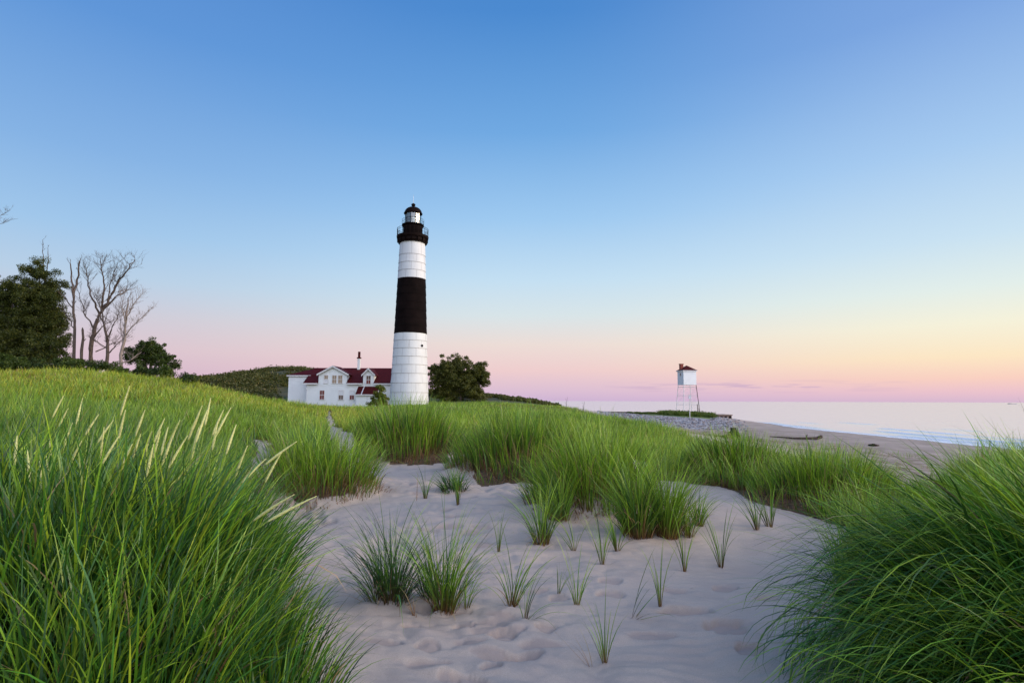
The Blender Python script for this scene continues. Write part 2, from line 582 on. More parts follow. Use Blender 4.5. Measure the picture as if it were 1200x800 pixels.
class NT:
    def __init__(s, nt): s.nt = nt

    def n(s, t, ins=None, **k):
        x = s.nt.nodes.new(t)
        for a, b in k.items(): setattr(x, a, b)
        for a, b in (ins or {}).items():
            if hasattr(b, 'is_output') or isinstance(b, bpy.types.NodeSocket):
                s.nt.links.new(b, x.inputs[a])
            else:
                x.inputs[a].default_value = b
        return x

    def math(s, op, a, b=0.0, clamp=False):
        x = s.n('ShaderNodeMath', {0: a, 1: b}, operation=op)
        x.use_clamp = clamp
        return x.outputs[0]

    def mix(s, f, a, b, mode='MIX'):
        x = s.n('ShaderNodeMix', data_type='RGBA', blend_type=mode)
        for i, v in ((0, f), (6, a), (7, b)):
            if isinstance(v, bpy.types.NodeSocket): s.nt.links.new(v, x.inputs[i])
            else: x.inputs[i].default_value = v if i == 0 else (tuple(v) + (1,))[:4]
        return x.outputs[2]

    def attr(s, name):
        return s.n('ShaderNodeAttribute', attribute_name=name)

    def noise(s, scale, detail=3, vec=None, rough=0.5, dim='3D'):
        ins = {'Scale': scale, 'Detail': detail, 'Roughness': rough}
        if vec is not None: ins['Vector'] = vec
        return s.n('ShaderNodeTexNoise', ins).outputs[0]

    def ramp(s, f, lo, hi):
        x = s.n('ShaderNodeMapRange', {0: f, 1: lo, 2: hi})
        return x.outputs[0]

    def out(s, sh):
        o = s.nt.nodes.new('ShaderNodeOutputMaterial')
        s.nt.links.new(sh, o.inputs[0])

    def pbsdf(s, col, rough=0.8, bump=None, bs=0.3, bd=0.01, **k):
        ins = {'Base Color': col if isinstance(col, bpy.types.NodeSocket) else (tuple(col) + (1,))[:4], 'Roughness': rough}
        if bump is not None:
            b = s.n('ShaderNodeBump', {'Strength': bs, 'Distance': bd, 'Height': bump})
            ins['Normal'] = b.outputs[0]
        ins.update(k)
        return s.n('ShaderNodeBsdfPrincipled', ins).outputs[0]


def simple(name, col, rough=0.7, var=0.12, scale=6.0, bs=0.3, bd=0.01, **k):
    if max(col) < 0.2: k.setdefault('Specular IOR Level', 0.15 if max(col) > .02 else .05)
    m, nt = mat_new(name)
    t = NT(nt)
    tcn = t.n('ShaderNodeTexCoord').outputs['Object']
    nz = t.noise(scale, 5, tcn)
    c = t.mix(t.ramp(nz, 0.3, 0.7), tuple(v * (1 - var) for v in col), tuple(min(1, v * (1 + var)) for v in col))
    t.out(t.pbsdf(c, rough, nz, bs, bd, **k))
    return m


# ground material
gm_, nt = mat_new('dune_ground')
t = NT(nt)
oc = t.n('ShaderNodeTexCoord').outputs['Object']
fine = t.noise(260, 2, oc)
med = t.noise(3.0, 5, oc)
big = t.noise(0.35, 4, oc)
sand = t.mix(t.ramp(fine, 0.3, 0.7), (0.45, 0.35, 0.27), (0.61, 0.485, 0.385))
sand = t.mix(t.math('MULTIPLY', t.ramp(med, 0.42, 0.62), 0.35), sand, (0.40, 0.31, 0.26))
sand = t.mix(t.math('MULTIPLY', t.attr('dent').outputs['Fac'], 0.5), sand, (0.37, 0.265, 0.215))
beach = t.mix(t.ramp(big, 0.35, 0.65), (0.30, 0.225, 0.175), (0.42, 0.33, 0.27))
beach = t.mix(t.math('MULTIPLY', t.ramp(t.noise(1.2, 5, oc), 0.42, 0.6), t.math('MULTIPLY', t.attr('upper').outputs['Fac'], 0.9)), beach, (0.15, 0.105, 0.05))
wet = t.attr('wet').outputs['Fac']
bl = t.mix(t.attr('beach').outputs['Fac'], sand, beach)
bl = t.mix(t.math('MULTIPLY', wet, 0.75), bl, (0.16, 0.14, 0.15))
litter = t.mix(t.ramp(t.noise(18, 4, oc), 0.35, 0.65), (0.045, 0.040, 0.016), (0.15, 0.075, 0.040))
meadow = t.mix(t.ramp(big, 0.4, 0.6), (0.05, 0.10, 0.010), (0.12, 0.16, 0.015))
scrub = t.mix(t.ramp(t.noise(0.25, 6, oc), 0.40, 0.62), (0.030, 0.042, 0.008), (0.10, 0.078, 0.025))
gr = t.mix(t.attr('faraway').outputs['Fac'], litter, meadow)
gr = t.mix(t.attr('scrub').outputs['Fac'], gr, scrub)
vm = t.attr('veg').outputs['Fac']
col = t.mix(vm, bl, gr)
stn = t.n('ShaderNodeTexVoronoi', {'Vector': oc, 'Scale': 2.6})
stc = t.mix(stn.outputs['Distance'], (0.42, 0.44, 0.48), (0.14, 0.14, 0.16))
col = t.mix(t.attr('gravel').outputs['Fac'], col, stc)
rip = t.n('ShaderNodeTexWave', {'Vector': oc, 'Scale': 3.2, 'Distortion': 5.0, 'Detail': 3.0, 'Detail Scale': 1.6}, bands_direction='Y').outputs['Fac']
hgt = t.math('ADD', t.math('ADD', t.math('MULTIPLY', fine, 0.22), t.noise(28, 4, oc)), t.math('MULTIPLY', rip, 0.30))
sh = t.pbsdf(col, t.math('SUBTRACT', 0.92, t.math('MULTIPLY', wet, 0.55)), hgt, 0.35, 0.012)
t.out(sh)


def wrange(x, a, b):
    return np.clip((x - a) / (b - a), 0, 1)


def ground_attrs(x, y, z):
    r = np.hypot(x, y)
    px = 600 + F * x / np.maximum(y, 0.1)
    v = veg(x, y)
    h = z
    beach = wrange(EYE - 2.1 - h, 0, 0.6)
    wet = wrange(0.16 - h, 0, 0.14)
    gravel = wrange(px, 700, 715) * wrange(-px, -870, -820) * wrange(y, 52, 60) * wrange(-y, -104, -98) * (0.5 + 0.5 * wrange(h, 0.2, 0.5))
    gravel *= (fbm(x * 0.15, y * 0.15, 77) > 0.36)
    far = wrange(r, 17, 26)
    scr = wrange(r, 95, 108) * (px < 660)
    strip = (px > 660) & (px < 836) & (y > 94) & (y < 108)
    v = np.maximum(v, strip * 1.0)
    v = np.where(h < 0.5, 0, v)
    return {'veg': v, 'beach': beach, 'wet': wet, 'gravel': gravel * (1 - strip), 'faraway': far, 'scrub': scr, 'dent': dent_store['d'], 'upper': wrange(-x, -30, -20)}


rr = np.concatenate([[0.02, 0.3, 0.6, 0.9], np.exp(np.arange(math.log(1.2), math.log(12), 0.0062)), np.exp(np.arange(math.log(12.1), math.log(420), 0.016)), [500, 800, 1500, 3000]])
gobj = polar_sheet('ground', rr, gm_, ground_h, ground_attrs)
tag(gobj, kind='structure')

# ------------------------------------------------------------------ water
wm, nt = mat_new('lake_water')
t = NT(nt)
oc = t.n('ShaderNodeTexCoord').outputs['Object']
mp = t.n('ShaderNodeMapping', {'Vector': oc, 'Scale': (0.9, 0.35, 1)})
w1 = t.noise(1.0, 5, mp.outputs[0], 0.6)
mp2 = t.n('ShaderNodeMapping', {'Vector': oc, 'Scale': (0.16, 0.05, 1)})
w2 = t.noise(1.0, 3, mp2.outputs[0])
hh = t.math('ADD', t.math('MULTIPLY', w1, 0.35), w2)
foam = t.attr('foam').outputs['Fac']
fz = t.noise(1.3, 6, t.n('ShaderNodeMapping', {'Vector': oc, 'Scale': (2.2, 0.35, 1)}).outputs[0], 0.7)
fm = t.math('MULTIPLY', foam, t.ramp(fz, 0.38, 0.56), True)
shal = t.attr('shallow').outputs['Fac']
wcol = t.mix(shal, (0.60, 0.59, 0.60), (0.52, 0.56, 0.60))  # pale base colour stands in for the sky's bright reflection on the lake
wcol = t.mix(fm, wcol, (0.86, 0.88, 0.92))
t.out(t.pbsdf(wcol, t.math('ADD', 0.16, t.math('MULTIPLY', fm, 0.6)), hh, 0.30, 0.6, IOR=1.75))


def water_h(x, y):
    wob = (fbm(y * 0.05, x * 0.02, 61) - 0.5) * 5
    z = 0.0
    for (xc, amp, wd) in ((46.3, 0.13, 0.55), (49.6, 0.20, 0.9), (55.0, 0.16, 1.3), (63.0, 0.12, 1.6)):
        mod = np.clip(vnoise(y * 0.075 + xc, x * 0, 62 + int(xc)) * 2.4 - 0.7, 0, 1)
        z = z + amp * np.exp(-((x - xc - wob * 0.6) / wd) ** 2) * mod
    z = z * (y < 110)
    return z + (fbm(x * 0.5, y * 0.25, 66) - 0.5) * 0.03 * (np.hypot(x, y) < 300)


def water_attrs(x, y, z):
    dep = -(H(x, y))
    dep = np.where(np.hypot(x, y) > 400, 5, dep)
    edge = np.exp(-((dep - 0.04) / 0.10) ** 2)
    crest = wrange(z, 0.07, 0.14)
    return {'foam': np.clip(edge * 1.1 + crest * 0.9, 0, 1), 'shallow': np.exp(-np.maximum(dep, 0) / 0.6)}


rw = np.concatenate([np.exp(np.arange(math.log(30), math.log(300), 0.006)), np.exp(np.arange(math.log(302), math.log(30000), 0.05))])
wobj = polar_sheet('lake_water', rw, wm, water_h, water_attrs)
tag(wobj, kind='structure')

# ------------------------------------------------------------------ materials
M_white = simple('white_paint', (0.80, 0.80, 0.79), 0.55, 0.05, 1.5)
M_trim = simple('trim_paint', (0.72, 0.68, 0.66), 0.5, 0.06, 4)
M_red = simple('red_roof', (0.070, 0.006, 0.005), 0.7, 0.25, 3.0)
M_redbrick = simple('red_brick', (0.24, 0.045, 0.03), 0.8, 0.3, 12)
M_pane = simple('window_pane', (0.17, 0.115, 0.085), 0.2, 0.3, 2.0)
M_tanpane = simple('tan_pane', (0.34, 0.235, 0.15), 0.3, 0.15, 3.0)  # tan paints in the glass's warm reflection, as do the other pane colours
M_redpane = simple('red_lower_pane', (0.19, 0.05, 0.04), 0.3, 0.25, 3.0)
M_black = simple('black_paint', (0.010, 0.005, 0.004), 0.6, 0.35, 1.2)
M_brown = simple('black_band_paint', (0.008, 0.0045, 0.004), 0.8, 0.35, 0.8)
M_seam = simple('plate_seam', (0.36, 0.34, 0.34), 0.7, 0.2, 4)
M_seamb = simple('plate_seam_dark', (0.008, 0.006, 0.006), 0.6, 0.2, 4)
M_bark = simple('dead_bark', (0.105, 0.078, 0.064), 0.9, 0.35, 9, 0.6, 0.03)
M_pale = simple('pale_bark', (0.24, 0.19, 0.165), 0.9, 0.25, 9, 0.6, 0.03)
M_wood = simple('driftwood', (0.045, 0.03, 0.025), 0.9, 0.4, 9, 0.8, 0.03)
M_steel = simple('grey_steel', (0.70, 0.69, 0.70), 0.5, 0.15, 7)
M_rust = simple('rusty_steel', (0.035, 0.016, 0.012), 0.8, 0.35, 3)
M_stone = simple('weathered_stone', (0.28, 0.20, 0.16), 0.9, 0.3, 3, 0.8, 0.05)

mg, nt = mat_new('lantern_glass')
t = NT(nt)
g1 = t.n('ShaderNodeBsdfTransparent', {'Color': (0.86, 0.93, 0.9, 1)}).outputs[0]
g2 = t.n('ShaderNodeBsdfGlossy', {'Color': (0.9, 0.9, 0.9, 1), 'Roughness': 0.05}).outputs[0]
t.out(t.n('ShaderNodeMixShader', {0: 0.22, 1: g1, 2: g2}).outputs[0])
M_glass = mg


def whitewall(name, dark=1.0):
    m, nt = mat_new(name)
    t = NT(nt)
    oc = t.n('ShaderNodeTexCoord').outputs['Object']
    mp = t.n('ShaderNodeMapping', {'Vector': oc, 'Rotation': (math.pi / 2, 0, 0)})
    br = t.n('ShaderNodeTexBrick', {'Vector': mp.outputs[0], 'Scale': 2.2, 'Mortar Size': 0.02, 'Color1': (1, 1, 1, 1), 'Color2': (.9, .9, .9, 1), 'Mortar': (0, 0, 0, 1)})
    nz = t.noise(0.8, 5, oc)
    c = t.mix(t.ramp(nz, 0.3, 0.7), (0.76, 0.76, 0.75), (0.84, 0.84, 0.83))
    t.out(t.pbsdf(c, 0.6, br.outputs[0], 0.25, 0.01))
    return m


def plate_paint(name, base, rust):
    m, nt = mat_new(name)
    t = NT(nt)
    oc = t.n('ShaderNodeTexCoord').outputs['Object']
    mp = t.n('ShaderNodeMapping', {'Vector': oc, 'Scale': (2.6, 2.6, 0.22)})
    st_ = t.noise(1.6, 6, mp.outputs[0], 0.65)
    pl = t.noise(0.45, 3, oc)
    c = t.mix(t.ramp(pl, 0.35, 0.65), tuple(v * .93 for v in base), base)
    c = t.mix(t.math('MULTIPLY', t.ramp(st_, 0.56, 0.72), 0.4), c, rust)
    t.out(t.pbsdf(c, 0.55, pl, 0.2, 0.02, **{'Specular IOR Level': 0.3}))
    return m


M_plate = plate_paint('white_plate_paint', (0.70, 0.70, 0.69), (0.44, 0.37, 0.32))
M_wall = whitewall('painted_brick')


def leafmat(name, trans=0.35, gl=0.04):
    m, nt = mat_new(name)
    t = NT(nt)
    c = t.attr('Col').outputs['Color']
    d = t.n('ShaderNodeBsdfDiffuse', {'Color': c}).outputs[0]
    tr = t.n('ShaderNodeBsdfTranslucent', {'Color': c}).outputs[0]
    a = t.n('ShaderNodeMixShader', {0: trans, 1: d, 2: tr}).outputs[0]
    g = t.n('ShaderNodeBsdfGlossy', {'Color': (1, 1, 1, 1), 'Roughness': 0.42}).outputs[0]
    t.out(t.n('ShaderNodeMixShader', {0: gl, 1: a, 2: g}).outputs[0])
    return m


M_blade = leafmat('grass_blade', 0.28, 0.04)
M_leaf = leafmat('leaf', 0.35, 0.02)

# ------------------------------------------------------------------ lighthouse
LD = 93.5


def zrow(py, px, d):
    return P(px, py, d).z


lc = P(479.6, 460, LD)
LX = lc.x
LZ = float(H(LX, LD)[0]) - 0.3
lh = empty('lighthouse', (LX, LD, LZ))
tag(lh, 'tall round white lighthouse tower with a wide black middle band and black lantern', 'lighthouse')
k = LD / F


def lz(py):
    return zrow(py, 481, LD) - LZ


rings = [286, 300.6, 309.8, 318.8, 327.8, 337, 346, 355.3, 364.5, 373.6, 382.3, 391.3, 400, 409, 418.5, 428, 438, 449, 460, 470, 481]


def hw(py):    # half width in photo px
    return np.interp(py, [286, 327.8, 391, 437, 449, 481], [14.9, 16.4, 18.9, 20.6, 21.4, 22.6])


LR = [float(hw(p)) * k for p in rings]
LZs = [lz(p) for p in rings]
segs = [('upper_white_band', 0, 4, M_plate, M_seam), ('black_band', 4, 11, M_brown, M_seamb), ('lower_white_band', 11, 20, M_plate, M_seam)]
for nm, i0, i1, mm, ms in segs:
    mb = MB()
    for i in range(i0, i1):
        zt, zb = LZs[i], LZs[i + 1]
        rt, rb = LR[i], LR[i + 1]
        lip = 0.05
        # plates of one ring, its foot lapping over the ring below
        mb.lathe([(rb + lip - 0.06, zb - 0.0), (rb + lip, zb), (rb + lip, zb + 0.035), (rt + 0.005, zt - 0.03), (rt - 0.02, zt)], 64, mats=[1, 1, 0, 0])
        npl = 8
        for q in range(npl * 1):
            ph = math.radians(-90 + 7 + (22.5 if i % 2 else 0)) + q * 2 * math.pi / npl
            c_, s_ = math.cos(ph), math.sin(ph)
            w = 0.016
            mb_p = []
            for (r_, z_) in ((rb + lip + 0.012, zb + 0.07), (rt + 0.017, zt - 0.03)):
                mb_p.append((r_ * c_ + w * s_, r_ * s_ - w * c_, z_))
                mb_p.append((r_ * c_ - w * s_, r_ * s_ + w * c_, z_))
            mb.poly([mb_p[0], mb_p[1], mb_p[3], mb_p[2]], 1)
    mb.build(nm, [mm, ms], lh, smooth=False)
mb = MB()
pz, pr = lz(406), 19.4 * k + 0.06
ph = math.radians(-90 + 52)
for ddz, m_ in ((0, 0),):
    mb.tube([(math.cos(ph) * (pr - 0.2), math.sin(ph) * (pr - 0.2), pz), (math.cos(ph) * (pr + 0.1), math.sin(ph) * (pr + 0.1), pz)], 0.2, 10)
mb.build('porthole', M_black, lh)

# gallery, service room, lantern
GR = 19.0 * k
mb = MB()
zg = lz(277.5)
mb.lathe([(2.2, lz(286)), (2.35, lz(286)), (2.35, lz(285)), (2.45, lz(284)), (2.45, lz(281)), (2.62, lz(280)), (GR, zg - 0.12), (GR, zg), (1.6, zg)], 48)
for q in range(16):
    ph = q * math.pi / 8 + 0.1
    c_, s_ = math.cos(ph), math.sin(ph)
    for wsg in (-0.05, 0.05):
        p0 = [(2.3, lz(285.6)), (2.42, zg - 0.1), (GR - 0.05, zg - 0.1), (GR - 0.08, zg - 0.55), (2.55, lz(284.8))]
        mb.poly([(r_ * c_ - wsg * s_, r_ * s_ + wsg * c_, z_) for r_, z_ in p0])
    mb.poly([((GR - 0.05) * c_ - w_ * s_, (GR - 0.05) * s_ + w_ * c_, z_) for w_, z_ in ((-.05, zg - .1), (.05, zg - .1), (.05, zg - .55), (-.05, zg - .55))])
mb.build('gallery_deck', M_black, lh)
mb = MB()
for hh_ in (0.5, 0.95, 1.25):
    mb.tube([((GR - 0.08) * math.cos(a), (GR - 0.08) * math.sin(a), zg + hh_) for a in np.linspace(0, 2 * math.pi, 49)], 0.028, 4, cap=False)
for q in range(24):
    a = q * math.pi / 12
    mb.tube([((GR - 0.08) * math.cos(a), (GR - 0.08) * math.sin(a), zg - 0.05), ((GR - 0.08) * math.cos(a), (GR - 0.08) * math.sin(a), zg + 1.3)], 0.026 if q % 2 else 0.036, 4)
mb.build('gallery_railing', M_black, lh)
mb = MB()
r1 = 11.6 * k
zw = lz(263.8)
mb.lathe([(r1, zg), (r1, zw - 0.25), (r1 + 0.22, zw - 0.2), (r1 + 0.22, zw - 0.02), (0.5, zw)], 40)
mb.build('watch_room', M_brown, lh)
mb = MB()
r3 = r1 + 0.2
for hh_ in (0.45, 0.85):
    mb.tube([(r3 * math.cos(a), r3 * math.sin(a), zw + hh_) for a in np.linspace(0, 2 * math.pi, 37)], 0.02, 4, cap=False)
for q in range(16):
    a = q * math.pi / 8
    mb.tube([(r3 * math.cos(a), r3 * math.sin(a), zw - 0.05), (r3 * math.cos(a), r3 * math.sin(a), zw + 0.88)], 0.02, 4)
mb.build('lantern_railing', M_black, lh)
r2 = 9.3 * k
zl = lz(250.5)
mb = MB()
N10 = 10
for q in range(N10):
    a = q * 2 * math.pi / N10 + 0.2
    mb.tube([(r2 * math.cos(a), r2 * math.sin(a), zw), (r2 * math.cos(a), r2 * math.sin(a), zl)], 0.05, 6)
for zz in (zw + 0.12, (zw + zl) / 2 + 0.1, zl - 0.06):
    mb.tube([(r2 * math.cos(a), r2 * math.sin(a), zz) for a in np.linspace(0.2, 2 * math.pi + 0.2, N10 + 1)], 0.045 if zz != (zw + zl) / 2 + 0.1 else 0.025, 5, cap=False)
fr_ = mb.build('lantern_frame', M_black, lh)
mb = MB()
for q in range(N10):
    a, b = q * 2 * math.pi / N10 + 0.2, (q + 1) * 2 * math.pi / N10 + 0.2
    mb.poly([(r2 * math.cos(a), r2 * math.sin(a), zw + .05), (r2 * math.cos(b), r2 * math.sin(b), zw + .05), (r2 * math.cos(b), r2 * math.sin(b), zl), (r2 * math.cos(a), r2 * math.sin(a), zl)])
mb.build('lantern_glass', M_glass, fr_)
mb = MB()     # blind curtain wall on the landward side of the lantern
for q in range(5, 8):
    a, b = q * 2 * math.pi / N10 + 0.2, (q + 1) * 2 * math.pi / N10 + 0.2
    rq = r2 - 0.06
    if q in (5, 6):
        mb.poly([(rq * math.cos(a), rq * math.sin(a), zw + .05), (rq * math.cos(b), rq * math.sin(b), zw + .05), (rq * math.cos(b), rq * math.sin(b), zl), (rq * math.cos(a), rq * math.sin(a), zl)])
mb.build('lantern_blind', simple('blind', (0.16, 0.11, 0.08), 0.6), lh)
mb = MB()
mb.lathe([(0.16, zw), (0.16, zw + 0.6), (0.42, zw + 0.7), (0.46, zw + 1.0), (0.42, zw + 1.3), (0.12, zw + 1.45), (0.02, zw + 1.6)], 16)
mb.build('lens', M_steel, lh, smooth=True)
mb = MB()
zt_ = lz(243.2)
rr_ = 10.4 * k
mb.lathe([(r2, zl - 0.08), (rr_ + 0.1, zl - 0.06), (rr_ + 0.1, zl + 0.06)] + [(rr_ * math.cos(a) ** 0.9, zl + 0.06 + (zt_ - zl) * math.sin(a)) for a in np.linspace(0, 1.42, 9)] +
         [(0.2, lz(242.6)), (0.2, lz(242.0)), (0.30, lz(241.4)), (0.36, lz(240.2)), (0.30, lz(239.2)), (0.12, lz(238.4)), (0.03, lz(238))], 24)
rf = mb.build('lantern_roof', M_black, lh, smooth=False)
mb = MB()
mb.tube([(0, 0, lz(238.4)), (0, 0, lz(228))], [0.03, 0.012], 4)
mb.build('lightning_rod', M_steel, rf)

# ------------------------------------------------------------------ keeper's house
HD = 97.0


def hx(px): return P(px, 450, HD).x


def hz(py): return P(400, py, HD).z


x0h = hx(338)
house = empty('keepers_house', (hx(400), HD, float(H(hx(400), HD)[0]) - 0.6))
tag(house, 'white two storey keeper\'s house with dark red roof beside the lighthouse', 'house')
OX, OY, OZ = house.location
loc_ = (-OX, -OY, -OZ)


def hb(mb, name, mat, parent=house, **kw):
    if parent is house:
        mb.v = [(a - OX, b - OY, c - OZ) for a, b, c in mb.v]
    else:
        mb.v = [(a - OX, b - OY, c - OZ) for a, b, c in mb.v]
    return mb.build(name, mat, parent, **kw)


zb = hz(482)
ze = hz(447.6)      # main eave
zr = hz(429.6)      # main ridge
XL, XR = hx(359), hx(467)
rd = 4.6            # eave to ridge, horizontally
mb = MB()
mb.prism([(HD, zb), (HD, ze), (HD + rd, zr - 0.12), (HD + 2 * rd, ze), (HD + 2 * rd, zb)], 'x', XL, XR)
wall = hb(mb, 'main_wall', M_wall)


def slab(mb, a, b, c, d, th=0.14, m=0):
    """roof slab over quad a,b,c,d (top face), thickness downwards"""
    n_b = [Vector(p) - Vector((0, 0, th)) for p in (a, b, c, d)]
    q = [Vector(p) for p in (a, b, c, d)]
    vs = q + n_b
    bb = len(mb.v)
    mb.v += [tuple(p) for p in vs]
    for f in ((0, 1, 2, 3), (7, 6, 5, 4), (0, 4, 5, 1), (1, 5, 6, 2), (2, 6, 7, 3), (3, 7, 4, 0)):
        mb.f.append(tuple(bb + i for i in f))
        mb.m.append(m)


oh = 0.45
slope = (zr - ze) / rd
XRL = hx(354.5)
mb = MB()
y3 = HD + 0.35
z3 = ze + 0.1 + 0.35 * slope
slab(mb, (hx(356.2), y3, z3), (XR + 0.2, y3, z3), (XR + 0.2, HD + rd, zr + 0.05), (hx(356.2), HD + rd, zr + 0.05))
for qa, qb in ((hx(356.2), hx(373.0)), (hx(406.6), hx(425.2)), (hx(438.2), XR + 0.2)):
    slab(mb, (qa, HD - oh, ze - oh * slope + 0.1), (qb, HD - oh, ze - oh * slope + 0.1), (qb, y3 - .002, z3), (qa, y3 - .002, z3))
slab(mb, (XR + 0.2, HD + 2 * rd + oh, ze - oh * slope + 0.1), (hx(356.2), HD + 2 * rd + oh, ze - oh * slope + 0.1), (hx(356.2), HD + rd + .003, zr + 0.05), (XR + 0.2, HD + rd + .003, zr + 0.05))
hb(mb, 'main_roof', M_red)
mb = MB()
mb.box(hx(356.2), hx(372.8), HD - oh - 0.05, HD - oh + 0.08, ze - oh * slope - 0.16, ze - oh * slope + 0.06)
hb(mb, 'eave_trim', M_trim)
mb = MB()
mb.box(hx(406.8), hx(425), HD - oh - 0.05, HD - oh + 0.08, ze - oh * slope - 0.16, ze - oh * slope + 0.06)
hb(mb, 'eave_trim', M_trim)
mb = MB()
mb.box(hx(438.3), XR + 0.2, HD - oh - 0.05, HD - oh + 0.08, ze - oh * slope - 0.16, ze - oh * slope + 0.06)
hb(mb, 'eave_trim', M_trim)
# left wing, set back, its own hipped roof
WD = HD + 2.2
wx0, wx1 = P(338, 450, WD).x, XL + 1.2
zwe = P(345, 439.2, WD).z
mb = MB()
mb.box(wx0, wx1, WD, WD + 7.0, zb, zwe)
hb(mb, 'wing_wall', M_wall)
mb = MB()
ry = HD + rd + 0.3
zrw = zr + 0.0
xr0 = hx(353.5)
oh2 = 0.25
slab(mb, (wx0 - oh2, WD - oh2, zwe), (xr0 + 2.2, WD - oh2, zwe), (xr0 + 2.2, ry, zrw), (xr0 + 0.6, ry, zrw))
slab(mb, (wx0 - oh2, WD + 7.0 + oh2, zwe), (wx0 - oh2, WD - oh2, zwe), (xr0 + 0.6, ry, zrw), (xr0 + 0.6, ry + 0.01, zrw))
slab(mb, (xr0 + 2.2, WD + 7.0 + oh2, zwe), (wx0 - oh2, WD + 7.0 + oh2, zwe), (xr0 + 0.6, ry + 0.02, zrw), (xr0 + 2.2, ry + 0.02, zrw))
hb(mb, 'wing_roof', M_red)
mb = MB()
mb.box(wx0 - oh2 - .03, XL + 0.0, WD - oh2 - .05, WD - oh2 + .05, zwe - 0.25, zwe - 0.05)
hb(mb, 'wing_trim', M_trim)


def dormer(name, pxl, pxr, peak, pel, per, eave, fy, depth):
    """gabled dormer flush with facade"""
    mb = MB()
    a, b = hx(pxl), hx(pxr)
    m_ = hx((pxl + pxr) / 2)
    e, pk = hz(eave), hz(peak)
    mb.prism([(a, ze - 0.6 if name == 'big' else ze - 0.15), (b, ze - 0.6 if name == 'big' else ze - 0.15), (b, e), (m_, pk - 0.16), (a, e)], 'y', fy, fy + depth)
    w = hb(mb, 'dormer_wall', M_wall)
    mb = MB()
    el_, er_ = hx(pel), hx(per)
    ez = e - (pk - e) / (m_ - a) * (a - el_)
    slab(mb, (el_, fy - 0.35, ez), (m_, fy - 0.35, pk), (m_, fy + depth, pk), (el_, fy + depth, ez), 0.12)
    slab(mb, (m_ + .002, fy - 0.35, pk), (er_, fy - 0.35, ez), (er_, fy + depth, ez), (m_ + .002, fy + depth, pk), 0.12)
    r = hb(mb, 'dormer_roof', M_red)
    mb = MB()
    for (q0, q1) in (((el_, ez), (m_, pk)), ((m_, pk), (er_, ez))):
        th = 0.26
        mb.prism([(q0[0], q0[1] - th), (q1[0], q1[1] - th), (q1[0], q1[1] + 0.02), (q0[0], q0[1] + 0.02)], 'y', fy - 0.42, fy - 0.352)
    hb(mb, 'barge_board', M_trim, r)
    return w


dormer('big', 373.2, 406.4, 428.4, 371.6, 409.0, 437.6, HD - 0.02, 4.4)
dormer('small', 425.4, 438.0, 431.2, 423.8, 440.0, 437.6, HD - 0.05, 4.0)


def window(px0, px1, py0, py1, fy, upper=M_tanpane, lower=M_pane, bars=1):
    a, b, z1, z0 = hx(px0), hx(px1), hz(py0), hz(py1)
    f = 0.09
    mb = MB()
    y0, y1 = fy - 0.07, fy + 0.03
    mb.box(a - f, b + f, y0, y1, z1, z1 + f * 1.3)
    mb.box(a - f * 1.4, b + f * 1.4, y0 - 0.05, y1, z0 - f, z0)
    mb.box(a - f, a, y0, y1, z0, z1)
    mb.box(b, b + f, y0, y1, z0, z1)
    zm = (z0 + z1) / 2
    mb.box(a, b, y0 + 0.015, y1, zm - 0.035, zm + 0.035)
    for i in range(1, bars + 1):
        xm = a + (b - a) * i / (bars + 1)
        mb.box(xm - 0.022, xm + 0.022, y0 + 0.02, y1, z0, zm - 0.035)
        mb.box(xm - 0.022, xm + 0.022, y0 + 0.02, y1, zm + 0.035, z1)
    w = hb(mb, 'window', M_trim)
    mb = MB()
    mb.box(a, b, fy - 0.03, fy + 0.01, z0, zm)
    hb(mb, 'lower_pane', lower, w)
    mb = MB()
    mb.box(a, b, fy - 0.028, fy + 0.01, zm, z1)
    hb(mb, 'upper_pane', upper, w)
    return w


fy = HD - 0.02
window(380.0, 384.0, 439.9, 448.6, fy, M_tanpane, M_steel)
window(389.4, 394.0, 439.9, 448.9, fy, M_tanpane, M_tanpane)
window(396.3, 400.9, 439.9, 448.9, fy, M_tanpane, M_tanpane)
window(429.4, 434.2, 440.2, 449.4, HD - 0.05, M_pane, M_redpane)
window(375.4, 380.4, 457.6, 467.8, HD, M_redpane, M_redpane)
window(397.6, 402.6, 457.6, 467.9, HD, M_steel, M_pane)
window(410.4, 415.4, 457.6, 467.9, HD, M_steel, M_redpane)
# porch with small red lean-to roof
mb = MB()
PD = HD - 1.6
pa, pb = P(417.5, 465, PD).x, P(441, 465, PD).x
zp1, zp0 = P(430, 452.6, HD).z, P(430, 461.4, PD).z
mb.prism([(PD, zb), (PD, zp0), (HD - 0.003, zp1 - 0.15), (HD - 0.003, zb)], 'x', pa, pb)
hb(mb, 'porch_wall', M_wall)
mb = MB()
slab(mb, (pa - .12, PD - .3, zp0 - 0.1), (pb + .12, PD - .3, zp0 - 0.1), (pb + .12, HD - .01, zp1), (pa - .12, HD - .01, zp1), 0.1)
pr_ = hb(mb, 'porch_roof', M_red)
mb = MB()
xm = P(424, 457, PD).x
slab(mb, (xm - .08, PD - .32, zp0 - 0.05), (xm + .08, PD - .32, zp0 - 0.05), (xm + .08, HD - .012, zp1 + 0.05), (xm - .08, HD - .012, zp1 + 0.05), 0.06)
mb.box(pa - .14, pb + .14, PD - .36, PD - .29, zp0 - 0.26, zp0 - 0.08)
hb(mb, 'ridge_flashing', M_trim, pr_)
mb = MB()
a, b = P(429.6, 465, PD).x, P(431.8, 465, PD).x
mb.box(a, b, PD - 0.05, PD + 0.02, P(430, 471, PD).z, P(430, 464, PD).z)
hb(mb, 'porch_window', M_steel)
